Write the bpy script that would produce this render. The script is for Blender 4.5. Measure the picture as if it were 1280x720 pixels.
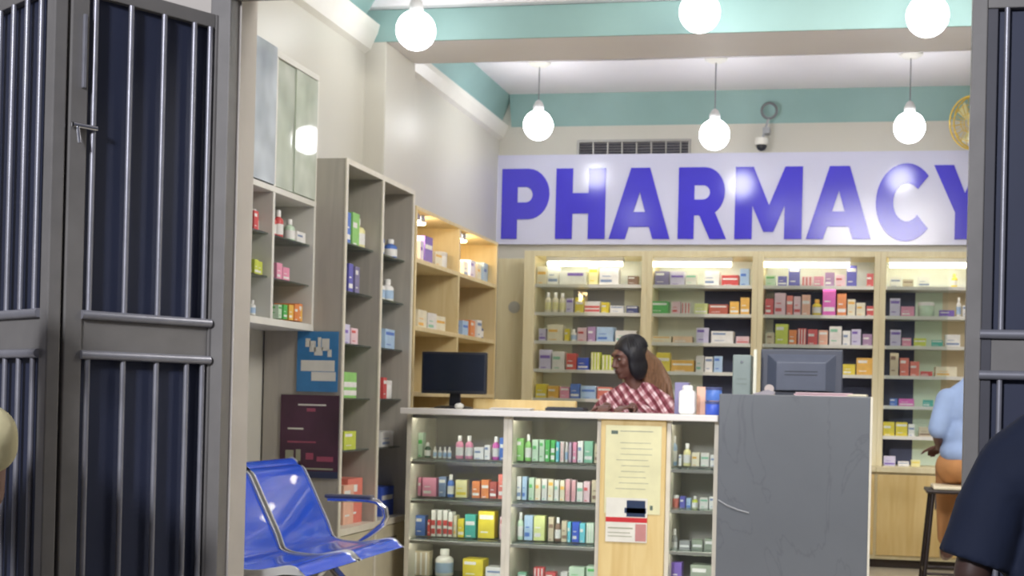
import bpy, bmesh, math, random
from mathutils import Vector, Matrix, Euler
random.seed(7)
for o in list(bpy.data.objects): bpy.data.objects.remove(o)
SC = bpy.context.scene
COL = SC.collection
EYE = 1.10                      # camera height above the shop floor; the street lies 0.42 m lower
STREET = -0.42

# ------------------------------------------------------------------ camera
cam_data = bpy.data.cameras.new('camera'); cam = bpy.data.objects.new('camera', cam_data); COL.objects.link(cam)
cam_data.sensor_fit = 'HORIZONTAL'; cam_data.sensor_width = 36.0
cam_data.lens = 1600.0 / 1280.0 * 36.0
cam_data.shift_x = (640 - 795.3) / 1280.0
cam_data.shift_y = (495.3 - 360) / 1280.0
cam_data.clip_start = 0.05
cam.matrix_world = (Matrix.Translation((0, 0, EYE)) @ Matrix.Rotation(0.173639, 4, 'Z')
                    @ Matrix.Rotation(math.pi/2 + 0.0049158, 4, 'X') @ Matrix.Rotation(0.0232115, 4, 'Z'))
cam_data.dof.use_dof = True; cam_data.dof.focus_distance = 2.2; cam_data.dof.aperture_fstop = 11.0
SC.camera = cam

# ------------------------------------------------------------------ world, lights, exposure
SC.view_settings.view_transform = 'Standard'; SC.view_settings.look = 'None'
SC.view_settings.gamma = 1.0; SC.view_settings.use_curve_mapping = False
SC.view_settings.exposure = 0.30
PENDANT_POWER = 8.5            # radiance of a globe
TUBE_POWER = 10.0
SHELF_POWER = 4.0
CASE_POWER = 7.5
w = bpy.data.worlds.new('night_sky'); SC.world = w; w.use_nodes = True
bgn = w.node_tree.nodes['Background']; bgn.inputs[0].default_value = (0.26, 0.27, 0.34, 1); bgn.inputs[1].default_value = 0.35
def area_light(name, loc, target, size, power, color):
    d = bpy.data.lights.new(name, 'AREA'); d.shape = 'DISK'; d.size = size; d.energy = power; d.color = color
    o = bpy.data.objects.new(name, d); COL.objects.link(o); o.location = loc
    o.rotation_euler = (Vector(target) - Vector(loc)).to_track_quat('-Z', 'Y').to_euler(); return o
area_light('street_light', (-2.5, -5.0, 4.5), (-1.0, 3.8, 1.0), 1.2, 560, (0.92, 0.93, 1.0))
area_light('entrance_fill_light', (0.1, 4.5, 3.15), (-1.2, 7.2, 0.3), 1.4, 78, (1.0, 0.97, 0.92))  # unseen fill light, added to brighten the counter and left shelves

# ------------------------------------------------------------------ materials
def lin(h):
    if isinstance(h, str):
        h = h.lstrip('#'); c = [int(h[i:i+2], 16)/255 for i in (0, 2, 4)]
    else: c = h
    return tuple(v/12.92 if v <= 0.04045 else ((v+0.055)/1.055)**2.4 for v in c)
_m = {}
def mat(name, col='#888888', rough=0.5, metal=0.0, var=0.06, scale=12.0, bump=0.0, stretch=(1, 1, 1), coat=0.0, emis=None, power=0.0, trans=0.0, spec=0.5):
    if name in _m: return _m[name]
    m = bpy.data.materials.new(name); m.use_nodes = True; nt = m.node_tree; N = nt.nodes; Lk = nt.links
    b = N['Principled BSDF']; c = lin(col)
    tc = N.new('ShaderNodeTexCoord'); mp = N.new('ShaderNodeMapping'); mp.inputs['Scale'].default_value = stretch
    nz = N.new('ShaderNodeTexNoise'); nz.inputs['Scale'].default_value = scale; nz.inputs['Detail'].default_value = 4
    Lk.new(tc.outputs['Object'], mp.inputs[0]); Lk.new(mp.outputs[0], nz.inputs['Vector'])
    r = N.new('ShaderNodeValToRGB'); r.color_ramp.elements[0].position = 0.3; r.color_ramp.elements[1].position = 0.7
    r.color_ramp.elements[0].color = (*[max(0, v*(1-var)) for v in c], 1); r.color_ramp.elements[1].color = (*[min(1, v*(1+var)) for v in c], 1)
    Lk.new(nz.outputs['Fac'], r.inputs[0]); Lk.new(r.outputs[0], b.inputs['Base Color'])
    b.inputs['Roughness'].default_value = rough; b.inputs['Metallic'].default_value = metal
    b.inputs['Coat Weight'].default_value = coat; b.inputs['Specular IOR Level'].default_value = spec
    if bump:
        bm_ = N.new('ShaderNodeBump'); bm_.inputs['Strength'].default_value = bump; bm_.inputs['Distance'].default_value = 0.01
        Lk.new(nz.outputs['Fac'], bm_.inputs['Height']); Lk.new(bm_.outputs[0], b.inputs['Normal'])
    if emis:
        b.inputs['Emission Color'].default_value = (*lin(emis), 1); b.inputs['Emission Strength'].default_value = power
    _m[name] = m; return m
def wood(name, col, dark, scale=3.0, rough=0.45, axis='Z'):
    if name in _m: return _m[name]
    m = mat(name, col, rough)
    N = m.node_tree.nodes; Lk = m.node_tree.links
    mp = next(n for n in N if n.type == 'MAPPING'); nz = next(n for n in N if n.type == 'TEX_NOISE'); r = next(n for n in N if n.type == 'VALTORGB')
    mp.inputs['Scale'].default_value = {'Z': (8, 8, .8), 'X': (.8, 8, 8), 'Y': (8, .8, 8)}[axis]
    nz.inputs['Scale'].default_value = scale; nz.inputs['Distortion'].default_value = 1.5
    r.color_ramp.elements[0].color = (*lin(dark), 1); r.color_ramp.elements[1].color = (*lin(col), 1)
    return m
def glass(name, tint='#fbfdfc', gloss=0.9, alpha=0.0):
    if name in _m: return _m[name]
    m = bpy.data.materials.new(name); m.use_nodes = True; nt = m.node_tree; N = nt.nodes; Lk = nt.links
    N.remove(N['Principled BSDF']); out = N['Material Output']
    t = N.new('ShaderNodeBsdfTransparent'); t.inputs[0].default_value = (*lin(tint), 1)
    g = N.new('ShaderNodeBsdfGlossy'); g.inputs['Roughness'].default_value = 0.03; g.inputs[0].default_value = (gloss, gloss, gloss, 1)
    fr = N.new('ShaderNodeFresnel'); fr.inputs[0].default_value = 1.45
    mx = N.new('ShaderNodeMixShader'); Lk.new(fr.outputs[0], mx.inputs[0]); Lk.new(t.outputs[0], mx.inputs[1]); Lk.new(g.outputs[0], mx.inputs[2])
    last = mx
    if alpha:
        d = N.new('ShaderNodeBsdfDiffuse'); nz = N.new('ShaderNodeTexNoise'); nz.inputs['Scale'].default_value = 2.0
        d.inputs[0].default_value = (*lin(tint), 1)
        ml = N.new('ShaderNodeMath'); ml.operation = 'MULTIPLY'; ml.inputs[1].default_value = alpha*2; Lk.new(nz.outputs['Fac'], ml.inputs[0])
        m2 = N.new('ShaderNodeMixShader'); Lk.new(ml.outputs[0], m2.inputs[0]); Lk.new(mx.outputs[0], m2.inputs[1]); Lk.new(d.outputs[0], m2.inputs[2]); last = m2
    Lk.new(last.outputs[0], out.inputs['Surface']); _m[name] = m; return m

# ------------------------------------------------------------------ mesh builder and object tree
class MB:
    def __init__(s): s.v = []; s.f = []; s.mi = []
    def add(s, vs, fs, m=0):
        n = len(s.v); s.v += [tuple(v) for v in vs]; s.f += [tuple(i+n for i in f) for f in fs]; s.mi += [m]*len(fs); return s
    def box(s, x0, x1, y0, y1, z0, z1, m=0):
        return s.add([(x, y, z) for x in (x0, x1) for y in (y0, y1) for z in (z0, z1)],
                     [(0, 1, 3, 2), (4, 6, 7, 5), (0, 4, 5, 1), (2, 3, 7, 6), (0, 2, 6, 4), (1, 5, 7, 3)], m)
    def frame(s, x0, x1, z0, z1, t, y0, y1, m=0):
        s.box(x0, x1, y0, y1, z0, z0+t, m); s.box(x0, x1, y0, y1, z1-t, z1, m)
        s.box(x0, x0+t, y0, y1, z0+t, z1-t, m); return s.box(x1-t, x1, y0, y1, z0+t, z1-t, m)
    def tube(s, pts, r, seg=10, m=0, closed=False):
        pts = [Vector(p) for p in pts]; n = len(pts); rs = r if isinstance(r, (list, tuple)) else [r]*n
        rings = []; prev = None
        for i, p in enumerate(pts):
            a = pts[(i-1) % n] if (i > 0 or closed) else p; b = pts[(i+1) % n] if (i < n-1 or closed) else p
            t = (b-a).normalized()
            if prev is None: u = t.orthogonal().normalized()
            else:
                u = prev - t*prev.dot(t)
                u = u.normalized() if u.length > 1e-6 else t.orthogonal().normalized()
            prev = u; w_ = t.cross(u)
            rings.append([p + (u*math.cos(2*math.pi*k/seg) + w_*math.sin(2*math.pi*k/seg))*rs[i] for k in range(seg)])
        vs = [v for rg in rings for v in rg]; fs = []
        for i in range(n if closed else n-1):
            j = (i+1) % n
            for k in range(seg): fs.append((i*seg+k, i*seg+(k+1) % seg, j*seg+(k+1) % seg, j*seg+k))
        if not closed: fs += [tuple(range(seg))[::-1], tuple(range((n-1)*seg, n*seg))]
        return s.add(vs, fs, m)
    def lathe(s, prof, c=(0, 0, 0), seg=20, m=0, axis='Z'):
        vs = []; fs = []; n = len(prof)
        for r, h in prof:
            for k in range(seg):
                a = 2*math.pi*k/seg; p = (r*math.cos(a), r*math.sin(a), h)
                if axis == 'Y': p = (p[0], p[2], p[1])
                if axis == 'X': p = (p[2], p[0], p[1])
                vs.append((p[0]+c[0], p[1]+c[1], p[2]+c[2]))
        for i in range(n-1):
            for k in range(seg): fs.append((i*seg+k, i*seg+(k+1) % seg, (i+1)*seg+(k+1) % seg, (i+1)*seg+k))
        fs += [tuple(range(seg))[::-1], tuple(range((n-1)*seg, n*seg))]
        return s.add(vs, fs, m)
    def ball(s, c, r, seg=20, rings=12, m=0, rot=None):
        r = (r, r, r) if not isinstance(r, (tuple, list)) else r; vs = []; fs = []
        R_ = rot or Matrix.Identity(3)
        for i in range(1, rings):
            t = math.pi*i/rings
            for k in range(seg):
                a = 2*math.pi*k/seg
                vs.append(Vector(c) + R_ @ Vector((r[0]*math.sin(t)*math.cos(a), r[1]*math.sin(t)*math.sin(a), r[2]*math.cos(t))))
        vs += [Vector(c) + R_ @ Vector((0, 0, r[2])), Vector(c) + R_ @ Vector((0, 0, -r[2]))]
        T, B = len(vs)-2, len(vs)-1
        for i in range(rings-2):
            for k in range(seg): fs.append((i*seg+k, (i+1)*seg+k, (i+1)*seg+(k+1) % seg, i*seg+(k+1) % seg))
        for k in range(seg):
            fs.append((T, k, (k+1) % seg)); fs.append((B, (rings-2)*seg+(k+1) % seg, (rings-2)*seg+k))
        return s.add(vs, fs, m)
    def capsule(s, a, b, ra, rb, seg=14, m=0):
        s.tube([a, b], [ra, rb], seg, m); s.ball(a, ra, seg, 8, m); return s.ball(b, rb, seg, 8, m)
    def prism(s, poly, y0, y1, m=0, plane='XZ'):
        n = len(poly)
        def P(a, b, t): return {'XZ': (a, t, b), 'YZ': (t, a, b), 'XY': (a, b, t)}[plane]
        vs = [P(a, b, y0) for a, b in poly] + [P(a, b, y1) for a, b in poly]
        fs = [tuple(range(n)), tuple(range(n, 2*n))[::-1]] + [(i, n+i, n+(i+1) % n, (i+1) % n) for i in range(n)]
        return s.add(vs, fs, m)
    def build(s, name, mats, parent=None, smooth=False, bevel=0.0, local=False):
        me = bpy.data.meshes.new(name)
        off = Vector((0, 0, 0)) if (local or parent is None) else ORG.get(parent.name, Vector((0, 0, 0)))
        me.from_pydata([Vector(v)-off for v in s.v], [], s.f)
        mats = mats if isinstance(mats, (list, tuple)) else [mats]
        for m in mats: me.materials.append(m)
        for p, mi in zip(me.polygons, s.mi): p.material_index = mi; p.use_smooth = smooth
        bm = bmesh.new(); bm.from_mesh(me); bmesh.ops.recalc_face_normals(bm, faces=bm.faces); bm.to_mesh(me); bm.free()
        o = bpy.data.objects.new(name, me); COL.objects.link(o)
        if parent: o.parent = parent; ORG[o.name] = off
        if bevel:
            md = o.modifiers.new('bevel', 'BEVEL'); md.width = bevel; md.segments = 2; md.limit_method = 'ANGLE'
        if smooth:
            md = o.modifiers.new('edges', 'EDGE_SPLIT'); md.split_angle = math.radians(50)
        return o
ORG = {}
def tag(o, label=None, cat=None, group=None, kind=None):
    if label: o['label'] = label
    if cat: o['category'] = cat
    if group: o['group'] = group
    if kind: o['kind'] = kind
    return o
def thing(name, loc, label, cat, group=None, rz=0.0):
    o = bpy.data.objects.new(name, None); COL.objects.link(o); o.location = loc; o.rotation_euler = (0, 0, rz)
    o.empty_display_size = 0.1; ORG[o.name] = Vector(loc); return tag(o, label, cat, group)
def struct(name, mb, m, bevel=0.0):
    return tag(mb.build(name, m, bevel=bevel), kind='structure')
def organic(mb, name, mats, parent, voxel=0.008, smooth=6):
    """closed shapes fused into one continuous surface"""
    o = mb.build('tmp', mats, None)
    rm = o.modifiers.new('r', 'REMESH'); rm.mode = 'VOXEL'; rm.voxel_size = voxel
    sm = o.modifiers.new('s', 'SMOOTH'); sm.iterations = smooth; sm.factor = 0.5
    dg = bpy.context.evaluated_depsgraph_get(); dg.update()
    me = bpy.data.meshes.new_from_object(o.evaluated_get(dg)); bpy.data.objects.remove(o)
    off = ORG.get(parent.name, Vector((0, 0, 0)))
    me.transform(Matrix.Translation(-off))
    for p in me.polygons: p.use_smooth = True
    me.materials.clear()
    for m in (mats if isinstance(mats, (list, tuple)) else [mats]): me.materials.append(m)
    r = bpy.data.objects.new(name, me); COL.objects.link(r); r.parent = parent; me.name = name; ORG[r.name] = off
    return r

# shared materials
TRIM = mat('bright_edge_trim', '#e2e2dc', .25, .35)
WALL = mat('wall_paint', '#cfccc1', 0.38, var=0.03, scale=1.5)
CEIL = mat('ceiling_paint', '#eceaee', 0.6, var=0.02, scale=2)
TEAL = mat('teal_paint', '#93b5b2', 0.5, var=0.05, scale=3)
CREAM = wood('cream_laminate', '#e6dcb8', '#dccfa6', 2.0)
MAPLE = wood('maple_laminate', '#e8cf92', '#dcbd7c', 2.0)
GREYLAM = wood('grey_laminate', '#bbb5aa', '#aea89e', 2.0)
EDGE = mat('pale_edge_strip', '#dcd6c6', 0.4)
WHITELAM = mat('white_laminate', '#e4e2da', 0.35, var=0.02)
NAVY = mat('navy_board', '#363d5c', 0.5, var=0.1)
CHROME = mat('chrome', '#d8d8dc', 0.15, 1.0, var=0.02)
STEEL = mat('grey_painted_steel', '#85827f', 0.42, 0.15, var=0.08, scale=9, bump=0.05)
STEELL = mat('worn_bar_steel', '#9a9aa2', 0.38, 0.4, var=0.1, scale=14)
SHEET = mat('navy_sheet_metal', '#32384f', 0.5, 0.1, var=0.12, scale=2.5)
BLACKP = mat('black_plastic', '#20232c', 0.4, var=0.05)
DARKP = mat('dark_grey_plastic', '#3f4350', 0.42, var=0.05)
GLASS = glass('clear_glass')
GSHELF = glass('green_edge_glass', '#dfe9e4', alpha=0.10)

# ================================================================== SETTING
struct('floor', MB().box(-3.0, 1.75, 3.9, 9.55, -0.12, 0.0), mat('floor_tile', '#d8d0bd', 0.25, var=0.05, scale=2.2))
struct('street_ground', MB().box(-7, 6, -3.5, 3.9, STREET-0.15, STREET), mat('street_concrete', '#55534f', 0.8, var=0.25, scale=5, bump=0.3))
struct('shop_step', MB().box(-3.6, 2.4, 3.45, 3.9, STREET, -0.2).box(-3.6, 2.4, 3.72, 3.9, -0.2, 0.0), mat('step_concrete', '#77736c', 0.7, var=0.15, scale=6, bump=0.2), 0.01)
struct('wall_back', MB().box(-3.0, 1.75, 9.4, 9.55, 0, 3.5), WALL)
struct('wall_left', MB().box(-2.85, -2.66, 4.03, 6.5, 0, 3.5).box(-2.95, -2.75, 6.5, 9.4, 0, 3.5), WALL)
struct('wall_right', MB().box(1.6, 1.75, 4.03, 9.4, 0, 3.5), WALL)
struct('pillar_left', MB().box(-2.75, -2.54, 6.5, 6.95, 0, 3.0), WALL, 0.006)
struct('pillar_right', MB().box(1.4, 1.6, 6.5, 6.95, 0, 3.0), WALL, 0.006)
struct('beam', MB().box(-2.85, 1.6, 6.512, 6.95, 3.0, 3.4), CEIL)
struct('trim_1', MB().box(-2.66, 1.6, 6.5, 6.512, 3.0, 3.17), TEAL)
struct('trim_2', MB().box(-2.66, 1.6, 6.44, 6.5, 3.17, 3.25), CEIL, 0.01)
struct('ceiling', MB().box(-2.85, 1.6, 4.03, 6.5, 3.25, 3.4).box(-2.95, 1.6, 6.95, 9.4, 3.40, 3.5), CEIL)
# cove round the rear bay: teal sloping band above a white cornice
struct('trim_3', MB().prism([(-2.75, 3.18), (-2.66, 3.40), (-2.75, 3.40)], 6.95, 9.4), TEAL)
struct('trim_4', MB().prism([(9.4, 3.17), (9.32, 3.40), (9.4, 3.40)], -2.66, 1.6, plane='YZ'), TEAL)
struct('trim_5', MB().prism([(-2.75, 3.07), (-2.72, 3.09), (-2.69, 3.15), (-2.68, 3.18), (-2.75, 3.18)], 6.95, 9.4), WHITELAM)
struct('trim_6', MB().prism([(-2.66, 3.09), (-2.56, 3.25), (-2.66, 3.25)], 4.1, 6.44), TEAL)
struct('trim_7', MB().prism([(-2.66, 2.94), (-2.63, 2.96), (-2.59, 3.05), (-2.58, 3.09), (-2.66, 3.09)], 4.1, 6.5), WHITELAM)
struct('wall_front', MB().box(-5.2, -2.037, 3.92, 4.03, STREET, 3.6).box(1.42, 5, 3.92, 4.03, STREET, 3.6).box(-2.037, 1.42, 3.92, 4.03, 2.45, 3.6),
       mat('facade_plaster', '#cdc6bd', 0.7, var=0.08, scale=3, bump=0.1))
struct('door_frame', MB().box(-2.115, -2.045, 3.86, 3.92, 0, 2.39).box(1.42, 1.48, 3.86, 3.92, 0, 2.39).box(-2.115, 1.48, 3.86, 3.92, 2.39, 2.46), STEEL, 0.004)
struct('baseboard_left', MB().box(-2.66, -2.645, 4.12, 5.3, 0, 0.1), mat('skirting', '#8a7f70', 0.5))

# ================================================================== SIGN
LET = mat('sign_purple', '#4a42d4', 0.16, var=0.03, scale=4)
BOARD = mat('sign_board', '#d6d7ee', 0.16, var=0.02, scale=3)
def arc(cx, cz, rx, rz, a0, a1, n=14):
    return [(cx+rx*math.cos(math.radians(a0+(a1-a0)*i/n)), cz+rz*math.sin(math.radians(a0+(a1-a0)*i/n))) for i in range(n+1)]
def glyph(ch):
    """outlines in a unit box: list of closed rings, the first the outer one"""
    if ch == 'P':
        return [[(0, 0), (0, 1), (.52, 1)] + arc(.55, .64, .45, .36, 90, -90) + [(.33, .28), (.33, 0)],
                [(.33, .74)] + arc(.50, .63, .15, .11, 90, -90, 8) + [(.33, .52)]]
    if ch == 'H': return [[(0, 0), (0, 1), (.34, 1), (.34, .65), (.66, .65), (.66, 1), (1, 1), (1, 0), (.66, 0), (.66, .36), (.34, .36), (.34, 0)]]
    if ch == 'A': return [[(0, 0), (.35, 1), (.66, 1), (1, 0), (.72, 0), (.66, .17), (.33, .17), (.27, 0)], [(.40, .38), (.59, .38), (.50, .66)]]
    if ch == 'R':
        return [[(0, 0), (0, 1), (.52, 1)] + arc(.54, .66, .42, .34, 90, -58) + [(1, 0), (.66, 0), (.44, .33), (.33, .33), (.33, 0)],
                [(.33, .75)] + arc(.50, .65, .15, .10, 90, -90, 8) + [(.33, .55)]]
    if ch == 'M': return [[(0, 0), (0, 1), (.27, 1), (.51, .47), (.74, 1), (1, 1), (1, 0), (.74, 0), (.74, .46), (.58, .10), (.43, .10), (.26, .46), (.26, 0)]]
    if ch == 'C':
        return [arc(.53, .5, .53, .53, 42, 318, 30) + [(.73, .33)] + arc(.55, .5, .24, .26, 310, 50, 20) + [(.74, .68)]]
    if ch == 'Y': return [[(.36, 0), (.36, .36), (0, 1), (.33, 1), (.52, .62), (.70, 1), (1, 1), (.66, .36), (.66, 0)]]
sg = thing('shop_sign', (-0.5, 9.39, 2.27), 'long white sign board reading PHARMACY in big purple capitals on the back wall', 'sign')
MB().box(-2.77, 1.35, 9.365, 9.395, 2.275, 2.95).build('sign_board', BOARD, sg)
for ch, x0, x1 in (('P', -2.71, -2.34), ('H', -2.29, -1.91), ('A', -1.88, -1.42), ('R', -1.36, -1.0), ('M', -.94, -.45), ('A', -.42, .045), ('C', .075, .475), ('Y', .48, .90)):
    cu = bpy.data.curves.new('c', 'CURVE'); cu.dimensions = '2D'; cu.fill_mode = 'BOTH'; cu.extrude = 0.004
    for ring in glyph(ch):
        sp = cu.splines.new('POLY'); sp.points.add(len(ring)-1); sp.use_cyclic_u = True
        for p, (a, b) in zip(sp.points, ring): p.co = (x0+(x1-x0)*a, 2.315+0.53*b, 0, 1)
    t = bpy.data.objects.new('t', cu); COL.objects.link(t)
    dg = bpy.context.evaluated_depsgraph_get(); me = bpy.data.meshes.new_from_object(t.evaluated_get(dg)); bpy.data.objects.remove(t)
    me.transform(Matrix.Rotation(math.pi/2, 4, 'X')); me.transform(Matrix.Translation(Vector((0, 9.361, 0))-ORG[sg.name])); me.name = 'letter'
    me.materials.clear(); me.materials.append(LET)
    o = bpy.data.objects.new('letter', me); COL.objects.link(o); o.parent = sg

# ================================================================== BACK CABINETS
ZB = [1.95, 1.745, 1.537, 1.33, 1.12, .91]
BAYS = [('first', -2.44, -1.53), ('second', -1.53, -.735), ('third', -.735, .115), ('fourth', .115, 1.0)]
WHERE = {'first': 'leftmost wooden cabinet on the back wall, behind the woman in plaid',
         'second': 'cream wooden cabinet of medicines just right of the woman in plaid',
         'third': 'cream wooden cabinet with navy back above the dark monitor back',
         'fourth': 'rightmost cream wooden cabinet of medicines, beside the grey gate post'}
PALE = mat('pale_back_board', '#d9dccb', 0.35, var=0.04, scale=2)
PGREEN = mat('pale_green_back_board', '#cfe0cc', 0.3, var=0.03, scale=2)
TANB = mat('tan_back_board', '#d3c4a4', 0.4, var=0.04, scale=2)
GREYB = mat('grey_back_board', '#8f9296', 0.4, var=0.06, scale=2)
TUBE = mat('lit_tube', '#ffffff', 0.4, emis='#fff6d8', power=TUBE_POWER)
BACKS = {'first': [(-2.40, -2.14, PALE), (-2.14, -1.75, GREYB), (-1.75, -1.56, PALE)],
         'second': [(-1.50, -1.15, PALE), (-1.15, -.76, NAVY)],
         'third': [(-.71, -.64, PALE), (-.64, .09, NAVY)],
         'fourth': [(.14, .37, NAVY), (.37, .56, PGREEN), (.56, .98, TANB)]}
TUBES = {'first': (-2.27, -1.72), 'second': (-1.50, -.93), 'third': (-.70, -.10), 'fourth': (.18, .72)}
for nm, x0, x1 in BAYS:
    t = thing('medicine_cabinet', ((x0+x1)/2, 9.2, 0), WHERE[nm], 'cabinet', 'wooden cabinets on the back wall')
    p = .04 if x0 > -2.4 else .08
    b = MB(); b.box(x0, x0+p, 9.05, 9.39, .70, 2.19); b.box(x1-.04, x1, 9.05, 9.39, .70, 2.19)
    b.box(x0+p, x1-.04, 9.05, 9.39, 2.15, 2.19)
    b.build('carcass', CREAM, t, bevel=.003)
    for a, c, m in BACKS[nm]: MB().box(a, c, 9.37, 9.385, .70, 1.934).build('back_board', m, t)
    MB().box(x0+p, x1-.04, 9.37, 9.385, 1.934, 2.15).build('upper_back_board', mat('pale_blue_white_board', '#dfe5e6', .35), t)
    for z in ZB:
        s_ = MB().box(x0+p, x1-.04, 9.08, 9.368, z-.016, z).build('shelf', WHITELAM, t, bevel=.002)
        MB().box(x0+p, x1-.04, 9.074, 9.08, z-.024, z).build('fill_strip_lip', WHITELAM, s_)  # lip added to hide the glowing strip behind it
        MB().box(x0+p+.02, x1-.06, 9.084, 9.098, z-.022, z-.017).build('fill_strip', mat('shelf_fill_glow', '#ffffff', .4, emis='#fff6e4', power=SHELF_POWER), s_)  # added glowing strip, brightens the products on the shelf below
    a, c = TUBES[nm]; lf = MB().box(a-.01, c+.01, 9.075, 9.115, 2.115, 2.15).build('light_fitting', WHITELAM, t)
    MB().tube([(a, 9.09, 2.098), (c, 9.09, 2.098)], .017, 12).build('lit_tube', TUBE, lf)
    MB().box(x0+p+.01, (x0+x1)/2+.02, 9.062, 9.067, .93, 2.10).build('sliding_door', GLASS, t)
    # base unit with doors
    bs = MB().box(x0, x1, 8.99, 9.39, .06, .66).box(x0, x1, 9.03, 9.39, 0, .06, 1).build('base_unit', [CREAM, mat('dark_kickboard', '#3a302a', .5)], t, bevel=.003)
    xm = (x0+x1)/2
    for a, c, hx in ((x0+.01, xm-.004, xm-.04), (xm+.004, x1-.01, xm+.04)):
        d = MB().box(a, c, 8.972, 8.99, .09, .645).build('door', MAPLE, t, bevel=.003)
        MB().box(hx-.006, hx+.006, 8.952, 8.972, .42, .54).build('handle', CHROME, d)
    MB().box(x0, x1, 8.95, 9.39, .66, .70).build('worktop', CREAM, t, bevel=.004)

# ================================================================== COUNTER
CG = mat('counter_grey_lining', '#a39f94', 0.4, var=0.06, scale=2)
def glass_case(x0, x1, label, open_dark=False):
    t = thing('glass_counter', ((x0+x1)/2, 6.25, 0), label, 'counter', 'glass fronted counter cases')
    b = MB(); b.box(x0, x0+.022, 6.02, 6.48, .0, 1.018); b.box(x1-.022, x1, 6.02, 6.48, .0, 1.018)
    b.build('side_post', EDGE, t, bevel=.002)
    MB().box(x0+.022, x1-.022, 6.40, 6.42, .06, 1.018).build('back_panel', CG, t)
    MB().box(x0+.022, x1-.022, 6.03, 6.40, 0, .06).build('plinth', GREYLAM, t)
    for z in (.795, .602, .405, .205):
        MB().box(x0+.022, x1-.022, 6.045, 6.395, z-.008, z).build('glass_shelf', GSHELF, t)
    MB().box(x0+.022, x1-.022, 6.024, 6.029, .06, 1.015).build('front_pane', GLASS, t)
    for z in (1.017, .786, .593, .396):
        h_ = .014 if z > 1 else .010
        MB().box(x0+.023, x1-.023, 6.034, 6.038, z-h_-.004, z).build('fill_strip_lip', CG, t)  # lip added to keep the glowing strip out of view
        MB().box(x0+.03, x1-.03, 6.040, 6.056, z-h_, z-.002).build('fill_strip', mat('case_fill_glow', '#ffffff', .4, emis='#fff8ea', power=CASE_POWER), t)  # glowing strip added as fill for the case contents
glass_case(-2.20, -1.685, 'left glass counter case with orange and yellow boxes below the dark monitor')
glass_case(-1.685, -1.22, 'middle glass counter case of green and white boxes, left of the poster panel')
glass_case(-.905, -.655, 'narrow glass counter case between the poster panel and charcoal desk')
t = thing('partition_board', (-1.06, 6.1, 0), 'light maple panel in the counter front carrying two posters', 'panel')
MB().box(-1.22, -.905, 6.0, 6.05, 0, 1.018).build('panel_face', MAPLE, t, bevel=.003)
MB().box(-1.22, -1.20, 6.05, 6.48, 0, 1.018).box(-.925, -.905, 6.05, 6.48, 0, 1.018).build('panel_return', GREYLAM, t)
tag(MB().box(-2.22, -.655, 5.97, 6.50, 1.018, 1.048).build('worktop', mat('white_counter_top', '#ece8e4', .25, var=.02), bevel=.004),
    'long white countertop over the glass cases where the woman sits', 'countertop')
# charcoal desk
DESK = mat('charcoal_stone_laminate', '#65696f', 0.35, var=0.10, scale=1.3)
nt = DESK.node_tree; N = nt.nodes; bs = N['Principled BSDF']; rmp = next(n for n in N if n.type == 'VALTORGB'); wv = N.new('ShaderNodeTexNoise')
wv.inputs['Scale'].default_value = 1.1; wv.inputs['Detail'].default_value = 6; wv.inputs['Distortion'].default_value = 2.5
vr = N.new('ShaderNodeValToRGB'); vr.color_ramp.elements[0].position = .49; vr.color_ramp.elements[1].position = .51
vr.color_ramp.elements[0].color = (0, 0, 0, 1); vr.color_ramp.elements[1].color = (0, 0, 0, 1); e = vr.color_ramp.elements.new(.5); e.color = (.25, .25, .25, 1)
mxn = N.new('ShaderNodeMix'); mxn.data_type = 'RGBA'; nt.links.new(wv.outputs['Fac'], vr.inputs[0]); nt.links.new(vr.outputs[0], mxn.inputs[0])
nt.links.new(rmp.outputs[0], mxn.inputs[6]); mxn.inputs[7].default_value = (*lin('#3c3f45'), 1); nt.links.new(mxn.outputs[2], bs.inputs['Base Color'])
t = thing('reception_desk', (-.3, 6.2, 0), 'tall charcoal reception desk front right of the counter', 'desk')
MB().box(-.65, .045, 5.95, 5.975, 0, 1.15).build('front_panel', DESK, t, bevel=.003)
MB().box(.03, .05, 5.975, 6.55, 0, 1.15).box(-.65, -.63, 5.975, 6.55, 0, 1.15).build('side_panel', GREYLAM, t, bevel=.002)
MB().box(.045, .055, 5.95, 5.975, 0, 1.15).build('edge_strip', EDGE, t)
MB().box(-.63, .03, 6.1, 6.55, 1.02, 1.05).build('work_surface', WHITELAM, t)
MB().box(-.65, .05, 5.975, 6.10, 1.13, 1.15).build('ledge', GREYLAM, t, bevel=.002)
MB().tube([(-.645, 5.948, .655), (-.60, 5.946, .63), (-.55, 5.946, .612), (-.50, 5.948, .60)], .0035, 8).build('reflection_streak', mat('pale_reflection', '#9a9ca0', .4), t)  # light reflection on the desk front, modelled as a pale streak

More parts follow.
